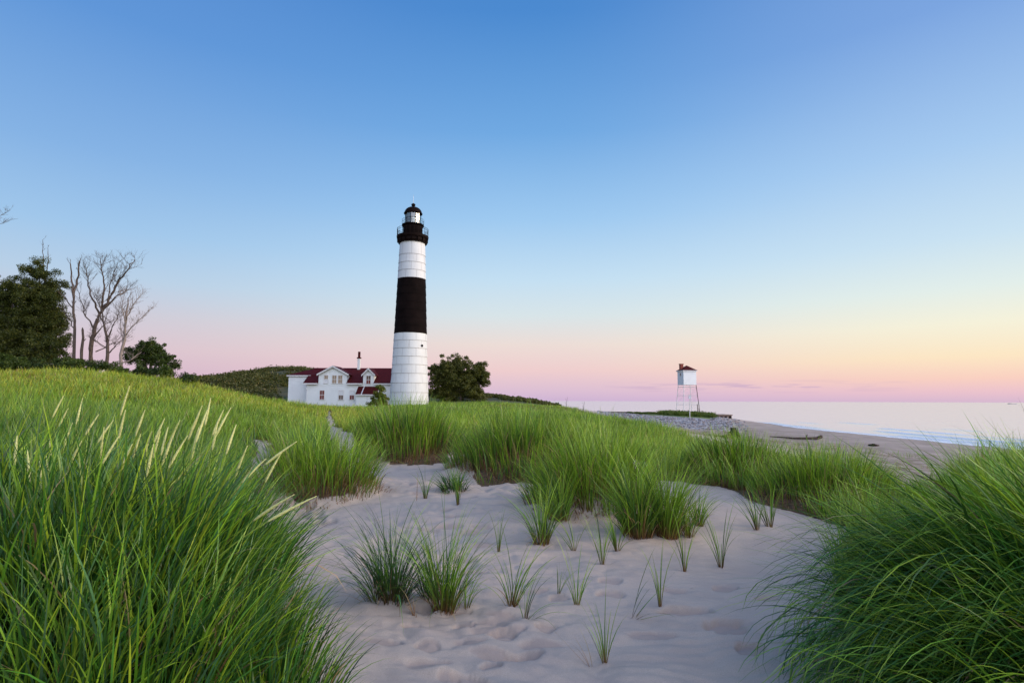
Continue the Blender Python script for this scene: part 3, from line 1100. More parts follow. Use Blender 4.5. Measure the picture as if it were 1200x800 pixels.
# chimney
mb = MB()
cy_ = HD + rd - 0.3
cz0, cz1, cz2 = zr - 0.8, P(420.5, 420, cy_).z, P(420.5, 412, cy_).z
ca, cb = P(419.4, 420, cy_).x, P(422.3, 420, cy_).x
cm2 = (ca + cb) / 2
mb.box(ca, cb, cy_ - .25, cy_ + .25, cz0, cz1)
ch = hb(mb, 'chimney', M_wall)
mb = MB()
mb.box(ca - .1, cb + .1, cy_ - .35, cy_ + .35, cz1, cz1 + 0.2)
mb.box(cm2 - .17, cm2 + .17, cy_ - .2, cy_ + .2, cz1 + 0.2, cz2)
hb(mb, 'chimney_top', M_red, ch)
# covered way to the tower
mb = MB()
mb.box(XR + 0.01, XR + 1.5, HD + 3.5, HD + 6.5, zb, hz(449.5))
hb(mb, 'passage_wall', M_wall)
mb = MB()
for (px, py) in ((360.3, 458),):
    mb.tube([(XL + 0.12, HD - 0.06, zb + 0.3), (XL + 0.12, HD - 0.06, ze - 0.2)], 0.05, 6)
hb(mb, 'downpipe', M_steel)

# ------------------------------------------------------------------ lookout cabin on stilts
TD = 105.0
tb = P(806, 482, TD)
tw = empty('lookout_tower', (tb.x, tb.y, 0))
tz0 = float(H(tb.x, tb.y)[0])
tw.location = (tb.x, tb.y, tz0)
tag(tw, 'small white cabin with red hipped roof raised on thin stilts by the lake', 'lookout tower')
th = math.radians(26) - math.atan2(tb.x, tb.y)
tw.rotation_euler = (0, 0, th)
kk = TD / F / math.cos(math.atan2(tb.x, tb.y)) * 0.93


def tz(py): return P(806, py, TD).z - tz0


hs = 1.24
mb = MB()
mb.box(-hs, hs, -hs, hs, tz(451), tz(434.2))
mb.build('cabin', M_wall, tw)
mb = MB()
e = hs + 0.2
z1, z2 = tz(434.2), tz(428)
for s in range(4):
    c4 = [(-e, -e), (e, -e), (e, e), (-e, e)]
    p, q = c4[s], c4[(s + 1) % 4]
    mb.poly([(p[0], p[1], z1), (q[0], q[1], z1), (0, 0, z2)])
mb.poly([(-e, e, z1), (e, e, z1), (e, -e, z1), (-e, -e, z1)])
rfo = mb.build('roof', M_red, tw)
mb = MB()
mb.box(-e + .02, e - .02, -e + .02, e - .02, z1 - 0.15, z1 - 0.003)
mb.build('fascia', M_trim, rfo)
mb = MB()
mb.box(-hs - 0.02, -hs + 0.53, -0.2, 0.4, tz(434), tz(427))
mb.box(-hs - 0.08, -hs + 0.59, -0.26, 0.46, tz(427), tz(426.2))
mb.build('chimney', M_redbrick, tw)
mb = MB()
mb.box(-hs - 0.05, -hs + 0.02, -0.35, 0.15, tz(440.5), tz(437))
wv = mb.build('window', M_trim, tw)
mb = MB()
mb.box(-hs - 0.06, -hs - 0.052, -0.28, 0.08, tz(440.2), tz(437.3))
mb.build('pane', M_pane, wv)
for sx, sy in ((-1, -1), (1, -1), (1, 1), (-1, 1)):
    mb = MB()
    mb.tube([(sx * hs * 1.3, sy * hs * 1.3, -0.3), (sx * hs * 0.95, sy * hs * 0.95, tz(451))], 0.055, 6)
    mb.build('leg', M_rust if (sx, sy) == (1, -1) else M_steel, tw)
mb = MB()
for f_ in (0.33, 0.64, 0.93):
    s_ = hs * (1.3 - 0.35 * f_)
    zz = tz(451) * f_
    for a, b in (((-1, -1), (1, -1)), ((1, -1), (1, 1)), ((1, 1), (-1, 1)), ((-1, 1), (-1, -1))):
        mb.tube([(a[0] * s_, a[1] * s_, zz), (b[0] * s_, b[1] * s_, zz)], 0.028, 4)
for f0, f1 in ((0.33, 0.64), (0.64, 0.93)):
    s0, s1 = hs * (1.3 - 0.35 * f0), hs * (1.3 - 0.35 * f1)
    for a, b in (((-1, -1), (1, -1)), ((1, -1), (1, 1)), ((1, 1), (-1, 1)), ((-1, 1), (-1, -1))):
        mb.tube([(a[0] * s0, a[1] * s0, tz(451) * f0), (b[0] * s1, b[1] * s1, tz(451) * f1)], 0.012, 4)
        mb.tube([(b[0] * s0, b[1] * s0, tz(451) * f0), (a[0] * s1, a[1] * s1, tz(451) * f1)], 0.012, 4)
mb.build('bracing', M_steel, tw)

# pole with box in front of the tower
g = ground(808.5, 489.5, 60, 100)
pp = empty('marker_pole', g)
tag(pp, 'thin white pole carrying a small grey box in front of the lookout cabin', 'pole')
topz = P(808.5, 461.5, g.y).z - g.z
mb = MB()
mb.tube([(0, 0, -0.2), (0, 0, topz)], [0.07, 0.05], 8)
mb.build('post', simple('pole_white', (0.62, 0.6, 0.56), 0.6), pp)
mb = MB()
zz = P(808.5, 467, g.y).z - g.z
mb.box(-0.16, 0.16, -0.22, -0.071, zz, zz + 0.45)
mb.box(-0.19, 0.19, -0.25, -0.06, zz + 0.452, zz + 0.48)
mb.build('box', M_steel, pp)
# weathered stake
g = P(817.6, 482, 103)
g.z = float(H(g.x, g.y)[0])
mb = MB()
hz_ = P(817, 473.5, 103).z - g.z
mb.tube([(0, 0, -0.2), (0.05, 0, hz_ * 0.5), (0.0, 0, hz_ * 0.8), (-0.04, 0, hz_)], [0.14, 0.11, 0.08, 0.10], 7)
mb.tube([(0.03, 0, hz_ * 0.55), (0.3, 0.05, hz_ * 0.62), (0.34, 0.05, hz_ * 0.95)], [0.06, 0.05, 0.03], 5)
o = mb.build('weathered_stake', M_pale, None, loc=g)
tag(o, 'short pale forked wooden stake on the green mound right of the stilts', 'stake')

# sheet pile sea wall
a, b = P(672, 481.2, 112), P(776, 483.2, 112)
mb = MB()
n = 60
for i in range(n):
    x1, x2 = a.x + (b.x - a.x) * i / n, a.x + (b.x - a.x) * (i + 1) / n
    off = 0.0 if i % 2 else 0.14
    mb.box(x1, x2, 112 + off, 112.1 + off + 0.14 * (i % 2), -1.5, a.z + (b.z - a.z) * i / n)
o = mb.build('sea_wall', M_rust)
tag(o, 'long low dark rusty sheet pile wall along the lake behind the green strip', 'sea wall')
# pier end
mb = MB()
a, b = P(834, 486, 104), P(855, 486, 104)
zt2 = P(850, 486.3, 104).z
mb.box(a.x - 1, b.x, 103, 107, -0.8, zt2)
mb.box(a.x - 1.2, b.x + 0.12, 102.8, 107.2, zt2, zt2 + 0.14)
for i in range(4):
    xx = b.x - 0.5 - i * 0.75
    mb.box(xx, xx + 0.35, 102.86, 102.99, zt2 - 0.5, zt2 - 0.16, 1)
o = mb.build('stone_pier_end', [M_stone, M_seamb])
tag(o, 'low brown stone pier end with dark slots at the tip of the revetment', 'pier')

# riprap stones
rs = np.random.RandomState(11)
mb = MB()
mats_s = [simple('riprap_light', (0.34, 0.33, 0.335), 0.9, 0.25, 2, 0.5, 0.05), simple('riprap_dark', (0.15, 0.145, 0.155), 0.9, 0.3, 2, 0.5, 0.05), simple('riprap_tan', (0.22, 0.17, 0.15), 0.9, 0.3, 2, 0.5, 0.05)]
NS = 7000
pxs = rs.uniform(700, 880, NS)
dd_ = rs.uniform(52, 101, NS)
sx_ = (pxs - 600) / F * dd_
sz_ = H(sx_, dd_)
for i in range(NS):
    s = rs.uniform(0.06, 0.19) * (1 if dd_[i] < 70 else 1.25)
    if sz_[i] < 0.15: continue
    if dd_[i] > 93 and pxs[i] < 830: continue
    if rs.rand() < (pxs[i] - 815) / 60: continue
    if rs.rand() < (68 - dd_[i]) / 14: continue
    base = len(mb.v)
    m = int(rs.choice([0, 0, 1, 2]))
    rot = rs.uniform(0, 6.28)
    V8 = []
    for (ax, ay, az_) in ((1, 0, 0), (0.4, .9, 0.05), (-.8, .6, 0), (-.9, -.5, 0.1), (.3, -.95, 0), (0.1, 0.1, .75), (-.35, .1, .6)):
        j = 1 + rs.uniform(-.3, .3)
        V8.append((sx_[i] + s * j * (ax * math.cos(rot) - ay * math.sin(rot)), dd_[i] + s * j * (ax * math.sin(rot) + ay * math.cos(rot)), sz_[i] + s * j * az_ * 0.9))
    mb.v += V8
    for f in ((0, 1, 5), (1, 2, 6, 5), (2, 3, 6), (3, 4, 5, 6), (4, 0, 5)):
        mb.f.append(tuple(base + q for q in f))
        mb.m.append(m)
o = mb.build('riprap_stones', mats_s)
tag(o, 'bank of blue grey stones below the lookout cabin', 'stones', kind='stuff')

# driftwood
def log(name, pts_, rads, label, mat=M_wood, cat='log', knots=()):
    c0 = Vector(pts_[0])
    mb = MB()
    mb.tube([Vector(p) - c0 for p in pts_], rads, 8)
    for kn in knots:
        mb.tube([Vector(p) - c0 for p in kn], [0.07, 0.02], 5)
    o = mb.build(name, mat, None, smooth=True, loc=c0)
    return tag(o, label, cat)


def gp(px, py, dz=0.0, dmin=25, dmax=100):
    g = ground(px, py, dmin, dmax)
    return Vector((g.x, g.y, g.z + dz))


l0 = [gp(902, 512.5, .08), gp(915, 513.5, .10), gp(930, 515, .12), gp(945, 515.5, .14), gp(957, 515.8, .18), gp(962, 515, .25)]
log('driftwood_log', l0, [.03, .05, .07, .09, .11, .16], 'long thin dark driftwood log lying on the beach', knots=[(l0[3], l0[3] + Vector((.1, 0, .35))), (l0[4], l0[4] + Vector((.5, 0, .25)))])
s0 = gp(861, 512, 0.0)
mb = MB()
mb.tube([(-0.2, 0, 0), (-0.25, 0, .3), (-0.15, 0, .55), (0.1, 0, .6)], [.28, .3, .26, .14], 7)
mb.tube([(-0.1, 0, .5), (0.2, 0, .25), (0.4, 0, -.15)], [.2, .15, .1], 6)
mb.tube([(-0.2, 0, .2), (-0.9, 0, .05), (-1.6, 0.1, -.02)], [.12, .1, .05], 6)
o = mb.build('driftwood_stump', M_wood, None, smooth=True, loc=s0)
tag(o, 'dark gnarled driftwood stump behind the right hand dune grass', 'stump')
o = log('driftwood_stick', [gp(1018, 522, .05), gp(1024, 523, .12), gp(1030, 522.5, .05)], [.06, .1, .04], 'short dark piece of driftwood lying alone on the open beach', cat='driftwood')
o = log('driftwood_plank', [gp(838, 511, .06), gp(850, 512.5, .08), gp(858, 513, .05)], [.06, .07, .05], 'low dark plank of driftwood lying left of the gnarled stump', cat='driftwood')

# far barge on the horizon
bp = P(1186, 471, 1400)
bo = empty('distant_barge', (bp.x, bp.y, 0))
tag(bo, 'tiny dark barge on the horizon at the far right', 'boat')
mb = MB()
mb.prism([(-9, -0.5), (9, -0.5), (10, 0.9), (-9.5, 0.9)], 'y', -2.5, 2.5)
mb.build('hull', simple('hull_grey', (0.30, 0.25, 0.30), 0.7), bo)
mb = MB()
mb.box(-8, -3, -1.8, 1.8, 0.9, 1.9)
mb.build('wheelhouse', simple('hull_light', (0.3, 0.26, 0.3), 0.7), bo)


# ------------------------------------------------------------------ trees
def leafcloud(centers, radii, n_per, size, cols, rng, flat=0.75, bright=None):
    """quads scattered through clumps -> verts, quads, colours"""
    M = len(centers)
    c = np.repeat(np.array(centers), n_per, 0)
    r = np.repeat(np.array(radii), n_per)
    N = len(c)
    d = rng.normal(size=(N, 3))
    d /= np.linalg.norm(d, axis=1, keepdims=True)
    d *= (rng.rand(N, 1) ** 0.45)
    d[:, 2] *= flat
    p = c + d * r[:, None]
    a = rng.normal(size=(N, 3)); a /= np.linalg.norm(a, axis=1, keepdims=True)
    b = np.cross(a, rng.normal(size=(N, 3))); b /= np.linalg.norm(b, axis=1, keepdims=True)
    s = size * rng.uniform(0.6, 1.3, (N, 1))
    v = np.stack([p - a * s * .5, p + b * s * 0.32, p + a * s * .5, p - b * s * 0.32], 1).reshape(-1, 3)
    q = np.arange(N * 4).reshape(-1, 4)
    cc = np.array(cols)
    pick = np.repeat(rng.rand(M), n_per) * 0.6 + rng.rand(N) * 0.4
    k1 = cc[0] * (1 - pick[:, None]) + cc[1] * pick[:, None]
    hi = rng.rand(N) < 0.12
    k1[hi] = cc[2]
    return v, q, np.repeat(k1, 4, 0)


def tree_leafy(name, base, lobes, label, cat, seed, leaf=0.11, ncl=1.9, n_per=120, cols=None, group=None, trunk_r=0.22, bark=M_bark, subr=0.5):
    """lobes: list of (centre Vector, radius)"""
    rng = np.random.RandomState(seed)
    cols = cols or [(0.040, 0.056, 0.010), (0.090, 0.105, 0.018), (0.20, 0.20, 0.035)]
    root = empty(name, base)
    tag(root, label, cat, group)
    cen, rad = [], []
    mbt = MB()
    B = Vector(base)
    mid_ = sum((l[0] for l in lobes), Vector()) / len(lobes)
    fork = Vector((0, 0, 0)) + (mid_ - B) * 0.35
    mbt.tube([(0, 0, -0.4), fork * 0.5 + Vector((0.05, 0, 0)), fork], [trunk_r, trunk_r * .8, trunk_r * .65], 8)
    for (lc_, lr) in lobes:
        L = lc_ - B
        mbt.tube([fork, (fork + L) * .5 + Vector((rng.normal() * .1, rng.normal() * .1, .1)), L], [trunk_r * .5, trunk_r * .33, trunk_r * .1], 6)
        nc = max(5, int(ncl * (lr / subr) ** 2 * 5))
        for _ in range(nc):
            d = rng.normal(size=3)
            d /= np.linalg.norm(d)
            rr0 = lr * rng.uniform(0.15, 1.12)
            c = np.array(L) + d * rr0 * np.array([1, 1, 0.92])
            cen.append(c)
            rad.append(subr * rng.uniform(0.45, 1.0))
            if rng.rand() < 0.35:
                mbt.tube([L, Vector(c)], [trunk_r * .12, trunk_r * .04], 4)
    mbt.build('trunk', bark, root)
    v, q, k_ = leafcloud(cen, rad, n_per, leaf, cols, rng)
    np_mesh('crown', v, q, M_leaf, k_, root, smooth=False)
    return root


def lob(px, py, rpx, d, dy=0.0):
    return (P(px, py, d + dy), rpx * d / F)


def gz(px, d, dz=0):
    x = (px - 600) / F * d
    return Vector((x, d, float(H(x, d)[0]) + dz))


D1 = 44
tree_leafy('dark_tree', gz(52, D1), [lob(46, 322, 19, D1), lob(36, 360, 22, D1), lob(60, 352, 16, D1), lob(38, 385, 22, D1), lob(58, 385, 20, D1), lob(62, 415, 16, D1 - 1), lob(56, 338, 18, D1, .5), lob(40, 345, 20, D1, -.5), lob(52, 368, 22, D1), lob(66, 372, 12, D1, .5), lob(30, 375, 20, D1), lob(50, 398, 20, D1), lob(66, 400, 12, D1), lob(44, 415, 22, D1, -1)],
           'tallest dense dark tree at the left, just left of the bare trees', 'tree', 1, n_per=180, leaf=.095)
tree_leafy('dark_tree', gz(5, D1 - 1), [lob(4, 350, 20, D1), lob(18, 340, 16, D1 - .5), lob(28, 392, 20, D1), lob(0, 400, 24, D1), lob(30, 418, 18, D1), lob(-20, 345, 26, D1), lob(15, 370, 20, D1), lob(-10, 385, 28, D1), lob(14, 400, 20, D1 - 1), lob(-30, 410, 26, D1), lob(8, 415, 18, D1 - 1), lob(-55, 370, 28, D1)],
           'dark rounded tree cut by the left edge of the photo', 'tree', 2, n_per=180, leaf=.095)
D2 = 46
tree_leafy('low_tree', gz(176, D2), [lob(174, 404, 10, D2), lob(164, 412, 11, D2), lob(184, 411, 10, D2), lob(176, 420, 14, D2), lob(194, 421, 9, D2), lob(154, 419, 8, D2), lob(205, 427, 6, D2), lob(150, 408, 4, D2)],
           'low dark spreading tree just right of the bare trees', 'tree', 3, n_per=110, cols=[(0.030, 0.052, 0.010), (0.065, 0.10, 0.016), (0.12, 0.16, 0.028)], subr=0.4)
D3 = 104
tree_leafy('bushy_tree', gz(540, D3), [lob(522, 430, 14, D3), lob(512, 434, 10, D3), lob(548, 444, 18, D3), lob(526, 440, 18, D3), lob(568, 440, 7, D3), lob(538, 428, 14, D3), lob(515, 445, 13, D3), lob(556, 440, 14, D3), lob(533, 448, 18, D3), lob(563, 432, 9, D3), lob(548, 456, 16, D3), lob(516, 458, 12, D3), lob(566, 446, 8, D3), lob(560, 462, 10, D3), lob(530, 464, 12, D3)],
           'rounded dark green leafy tree standing right of the lighthouse base', 'tree', 4, leaf=0.24, n_per=95, subr=0.8, cols=[(0.050, 0.064, 0.012), (0.115, 0.125, 0.022), (0.24, 0.22, 0.045)])
# shrub beside the porch
D4 = 84
tree_leafy('porch_shrub', gz(446, D4), [lob(445, 455, 5, D4), lob(443, 464, 6, D4), lob(449, 466, 6, D4), lob(437, 471, 6, D4), lob(447, 473, 9, D4)],
           'green shrub between the house porch and the lighthouse', 'shrub', 5, leaf=0.2, n_per=80, subr=0.5, trunk_r=0.08, cols=[(0.07, 0.09, 0.012), (0.15, 0.18, 0.022), (0.24, 0.26, 0.04)])
# shrubs along the ridge under the trees
shr = [(15, 425, 17, 'bright green shrub at the left photo edge under the dark trees'), (48, 428, 15, 'green shrub directly under the tallest dark tree'), (82, 424, 13, 'low green shrub at the foot of the forked bare tree'),
       (112, 428, 10, 'low green shrub at the foot of the largest bare tree'), (140, 431, 9, 'low shrub at the foot of the pale leaning bare trunk'), (172, 432, 10, 'low bright shrub in front of the low dark spreading tree'), (200, 434, 9, 'lowest shrub of the ridge, right of the spreading tree'), (222, 441, 7, 'last small shrub at the right end of the ridge')]
for i, (px, py, r, lab) in enumerate(shr):
    d = 40.5
    b = gz(px, d)
    c = P(px, py, d)
    lobs = [(P(px + rs.uniform(-r, r), py + rs.uniform(-1, r * .6), d + rs.uniform(-1, 1)), r * rs.uniform(.45, .7) * d / F) for _ in range(6)]
    tree_leafy('ridge_shrub', b, lobs, lab, 'shrub', 30 + i, leaf=0.11, n_per=90, subr=0.35, trunk_r=0.05, group='shrubs along the left ridge',
               cols=[(0.035, 0.062, 0.010), (0.08, 0.12, 0.018), (0.14, 0.18, 0.03)] if i % 2 == 0 else [(0.028, 0.05, 0.014), (0.055, 0.085, 0.016), (0.11, 0.14, 0.025)])


def twigs(mb, p, d, L, r, lev, rng, m=0):
    p = Vector(p); d = Vector(d).normalized()
    segs_ = 4
    ps = [p]; q = p.copy(); dd0 = d.copy()
    for i in range(segs_):
        dd0 = (dd0 + Vector((rng.normal() * .16, rng.normal() * .16, rng.normal() * .12 + .05))).normalized()
        q = q + dd0 * L / segs_
        ps.append(q.copy())
    mb.tube(ps, [r * (1 - .75 * i / segs_) for i in range(segs_ + 1)], 5 if lev > 1 else 4, m, cap=False)
    if lev > 0:
        for i in range(rng.randint(3, 6)):
            t_ = rng.uniform(.25, 1)
            idx = min(int(t_ * segs_), segs_ - 1)
            b_ = ps[idx].lerp(ps[idx + 1], t_ * segs_ - idx)
            ax = Vector((rng.normal(), rng.normal(), rng.normal() * .6)).normalized()
            nd = (dd0 + ax * rng.uniform(.5, .9) + Vector((0, 0, .15))).normalized()
            twigs(mb, b_, nd, L * rng.uniform(.4, .65), max(r * .5, .0045), lev - 1, rng, m)


def bare_tree(limbs, d, label, seed, mat, tw_l=1.3, lev=2, ntw=5):
    """limbs: list of (polyline of (px,py), r0, r1, ntwigs)"""
    rng = np.random.RandomState(seed)
    bx, by = limbs[0][0][0]
    base = P(bx, by, d)
    base.z = float(H(base.x, d)[0])
    root = empty('bare_tree', base)
    tag(root, label, 'tree', 'leafless trees on the left ridge')
    for i, (pl, r0, r1, nt_) in enumerate(limbs):
        mb = MB()
        pts_ = [P(a, b, d + (rng.uniform(-.6, .6) if j and i else 0)) - base for j, (a, b) in enumerate(pl)]
        if i == 0:
            pts_[0].z = -0.3
            pts_[0].y = 0
        # subdivide with wobble
        sp = []
        for j in range(len(pts_) - 1):
            for s in range(4):
                q = pts_[j].lerp(pts_[j + 1], s / 4)
                if s: q += Vector((rng.normal() * .04, rng.normal() * .04, 0))
                sp.append(q)
        sp.append(pts_[-1])
        n = len(sp)
        mb.tube(sp, [r0 + (r1 - r0) * j / (n - 1) for j in range(n)], 7)
        for _ in range(int(nt_ * 2.6)):
            j = rng.randint(int(n * .35), n)
            dr = (sp[min(j + 1, n - 1)] - sp[max(j - 1, 0)]).normalized() + Vector((rng.normal() * .8, rng.normal() * .8, .3 + rng.rand() * .3))
            twigs(mb, sp[j], dr, tw_l * .8 * rng.uniform(.5, 1.1), r1 * .4 + .006, lev, rng)
        mb.build('trunk' if i == 0 else 'limb', mat, root)
    return root


BD = 42.5
bare_tree([([(88.5, 420), (87.5, 385), (86.6, 348)], .12, .07, 1), ([(86.6, 349), (84, 330), (82.5, 309)], .08, .035, 1), ([(86.6, 349), (90, 328), (93.5, 306)], .09, .045, 2), ([(86.8, 365), (78, 350), (68, 342)], .05, .015, 3), ([(87, 385), (80, 372), (74, 362)], .04, .015, 3)],
          BD, 'tall forked bare tree with two upright prongs, leftmost of the leafless trees', 41, M_bark, .6, 1)
st = P(95, 420, BD)
st.z = float(H(st.x, BD)[0])
mb = MB()
zt3 = P(93.7, 383.5, BD).z - st.z
mb.tube([(0, 0, -.3), (.04, 0, zt3 * .3), (-.02, 0, zt3 * .55), (.03, 0, zt3 * .8), (-.06, 0, zt3 * .95), (-.09, 0, zt3)], [.13, .10, .105, .085, .08, .02], 7)
mb.tube([(0, 0, zt3 * .7), (.25, 0, zt3 * .78)], [.04, .02], 5)
o = mb.build('dead_snag', M_bark, None, loc=st)
tag(o, 'broken trunk without branches between the bare trees', 'tree stump')
bare_tree([([(104.5, 424), (108, 395), (113, 378), (121, 362)], .17, .10, 1), ([(121, 362), (129, 348), (137.5, 332), (150, 316), (158, 304)], .11, .025, 9), ([(121, 362), (135, 348), (148, 341)], .08, .03, 5), ([(117, 370), (108, 350), (103, 330), (101, 315)], .08, .02, 7),
           ([(119, 364), (122, 340), (120, 320), (118, 303)], .08, .02, 8), ([(127, 350), (130, 330), (138, 308)], .05, .015, 6), ([(110, 386), (98, 366), (93, 345)], .06, .02, 5), ([(108, 398), (118, 385), (126, 378)], .06, .02, 3), ([(112, 412), (122, 408), (132, 402)], .05, .02, 3)],
          BD + .5, 'largest bare tree with a wide spreading crown of fine twigs', 42, M_bark, 1.5, 2)
bare_tree([([(126, 430), (126, 405), (122, 380)], .14, .07, 2), ([(125, 400), (132, 382), (140, 366)], .06, .02, 6), ([(122, 381), (119, 362), (113, 350)], .06, .02, 5), ([(126, 415), (136, 404), (150, 392)], .05, .015, 5), ([(125, 408), (114, 400), (104, 394)], .04, .015, 4)],
          BD - .3, 'dark bare tree with thin trunk between the largest bare tree and the pale trunk', 43, M_bark, 1.1, 2)
bare_tree([([(141, 434), (144, 405), (148, 375), (150, 350)], .13, .04, 3), ([(148, 375), (155, 358), (165, 345)], .05, .015, 6), ([(145, 396), (158, 380), (173, 365)], .05, .012, 7), ([(147, 380), (143, 360), (146, 346)], .04, .012, 5), ([(144, 400), (141, 382), (140, 370)], .035, .012, 4), ([(142, 426), (154, 421), (166, 412)], .06, .02, 2)],
          BD - .8, 'pale slender bare tree, rightmost of the leafless trees', 44, M_pale, 1.0, 2)
bare_tree([([(52, 415), (54, 360), (52, 320)], .12, .06, 0), ([(52, 320), (51, 300), (50, 281)], .04, .012, 3), ([(53, 325), (57, 305), (56, 290)], .04, .012, 3)],
          BD + 2.5, 'bare twigs poking out above the tallest dark tree', 45, M_bark, .5, 1)
bare_tree([([(-60, 440), (-55, 350), (-40, 290)], .2, .1, 0), ([(-40, 290), (-20, 268), (-4, 258)], .08, .02, 5), ([(-4, 258), (4, 251), (11, 247)], .018, .008, 4), ([(-10, 262), (2, 262), (11, 258)], .02, .008, 4), ([(-40, 290), (-50, 250), (-45, 220)], .08, .02, 4)],
          40, 'bare tree beyond the left photo edge, only its branch tips showing', 46, M_bark, .6, 1)

# far dune scrub: one uncountable mass of bushes
rng = np.random.RandomState(9)
N = 5200
ang = rng.uniform(math.radians(-36), math.radians(5), N)
r = rng.uniform(84, 175, N)
sx, sy = r * np.sin(ang), r * np.cos(ang)
keep = (fbm(sx * .09, sy * .09, 91) > .34)
pxn = 600 + F * sx / sy
keep &= (sy > 100) | (pxn < 332)
keep &= ~((np.abs(pxn - 410) < 85) & (sy < 112)) & ~((pxn > 655))
keep &= (pxn < 360) | (sy > 120) | ((pxn > 505) & (sy > 109))
sx, sy = sx[keep], sy[keep]
sz = H(sx, sy)
cen = np.stack([sx, sy, sz + .25], 1)
v, q, k_ = leafcloud(cen, rng.uniform(.8, 1.9, len(sx)) * np.where(600 + F * sx / sy > 500, .45, 1), 60, .42, [(0.050, 0.062, 0.012), (0.12, 0.12, 0.025), (0.21, 0.17, 0.055)], rng, .55)
o = np_mesh('dune_scrub', v, q, M_leaf, k_, smooth=False)
tag(o, 'dark scrub covering the far dune behind the house', 'scrub', kind='stuff')
# green weeds on the mound under the cabin
N = 420
pxn = rng.uniform(735, 836, N)
yy = rng.uniform(97, 108, N)
xx = (pxn - 600) / F * yy
cen = np.stack([xx, yy, H(xx, yy) + .25], 1)
dens = np.where((pxn > 772), 1, .2)
rad_ = rng.uniform(.35, .85, N) * dens
v, q, k_ = leafcloud(cen, rad_, 50, .2, [(0.05, 0.09, 0.015), (0.12, 0.18, 0.02), (0.20, 0.20, 0.035)], rng, .7)
o = np_mesh('mound_weeds', v, q, M_leaf, k_, smooth=False)
tag(o, 'green weeds covering the mound under the stilted cabin', 'weeds', kind='stuff')


# ------------------------------------------------------------------ grass
GREEN = dict(
    bright=((0.22, 0.066, 0.03), (0.150, 0.270, 0.012), (0.36, 0.50, 0.035)),
    mid=((0.20, 0.058, 0.028), (0.070, 0.180, 0.012), (0.21, 0.36, 0.028)),
    deep=((0.14, 0.042, 0.022), (0.018, 0.072, 0.012), (0.065, 0.18, 0.022)),
    blue=((0.04, 0.045, 0.025), (0.030, 0.100, 0.042), (0.08, 0.18, 0.07)),
    yellow=((0.10, 0.07, 0.02), (0.26, 0.29, 0.016), (0.48, 0.47, 0.05)),
    dead=((0.20, 0.085, 0.045), (0.32, 0.17, 0.08), (0.46, 0.32, 0.16)),
)


def blades(root, L, w, az_, th0, th1, cols, S, rng, redfrac=0.14):
    """root Nx3 -> ribbons. cols Nx3x3 (base, mid, tip)"""
    N = len(root)
    tt = np.linspace(0, 1, S + 1)
    ds = L / S
    p = root.copy()
    dirx, diry = np.sin(az_), np.cos(az_)
    tw_ = az_ + math.pi / 2 + rng.normal(size=N) * 1.0
    verts = np.empty((N, S + 1, 2, 3), np.float32)
    cc = np.empty((N, S + 1, 2, 3), np.float32)
    swirl = rng.normal(size=N) * 0.45
    for i, t_ in enumerate(tt):
        wd = w * np.minimum(1, 0.65 + 1.4 * t_) * (1 - t_ ** 1.8) ** 0.8 + w * 0.03
        a = tw_ + swirl * t_ * 2
        off = np.stack([np.sin(a), np.cos(a), np.zeros(N)], 1) * (wd * 0.5)[:, None]
        verts[:, i, 0] = p - off
        verts[:, i, 1] = p + off
        if t_ < redfrac:
            f = np.full(N, t_ / redfrac)
            c = cols[:, 0] * (1 - f[:, None]) + cols[:, 1] * f[:, None]
        else:
            f = ((t_ - redfrac) / (1 - redfrac)) ** 1.1
            c = cols[:, 1] * (1 - f) + cols[:, 2] * f
        cc[:, i, 0] = c
        cc[:, i, 1] = c
        th_ = th0 + (th1 - th0) * ((t_ + 0.5 / S) ** 1.5)
        st_ = np.sin(th_) * ds
        p = p + np.stack([dirx * st_, diry * st_, np.cos(th_) * ds], 1)
    v = verts.reshape(-1, 3)
    base = (np.arange(N) * (S + 1) * 2)[:, None]
    i = np.arange(S)[None] * 2
    q = np.stack([base + i, base + i + 1, base + i + 3, base + i + 2], -1).reshape(-1, 4)
    return v, q, cc.reshape(-1, 3)


def pick_cols(N, mix, rng, jit=0.33):
    names = list(mix)
    pr = np.array([mix[n] for n in names], float)
    pr /= pr.sum()
    ch = rng.choice(len(names), N, p=pr)
    tab = np.array([GREEN[n] for n in names])
    c = tab[ch] * (1 + rng.normal(size=(N, 1, 1)) * jit).clip(.4, 1.7)
    return c * (1 + rng.normal(size=(N, 1, 3)) * 0.06)


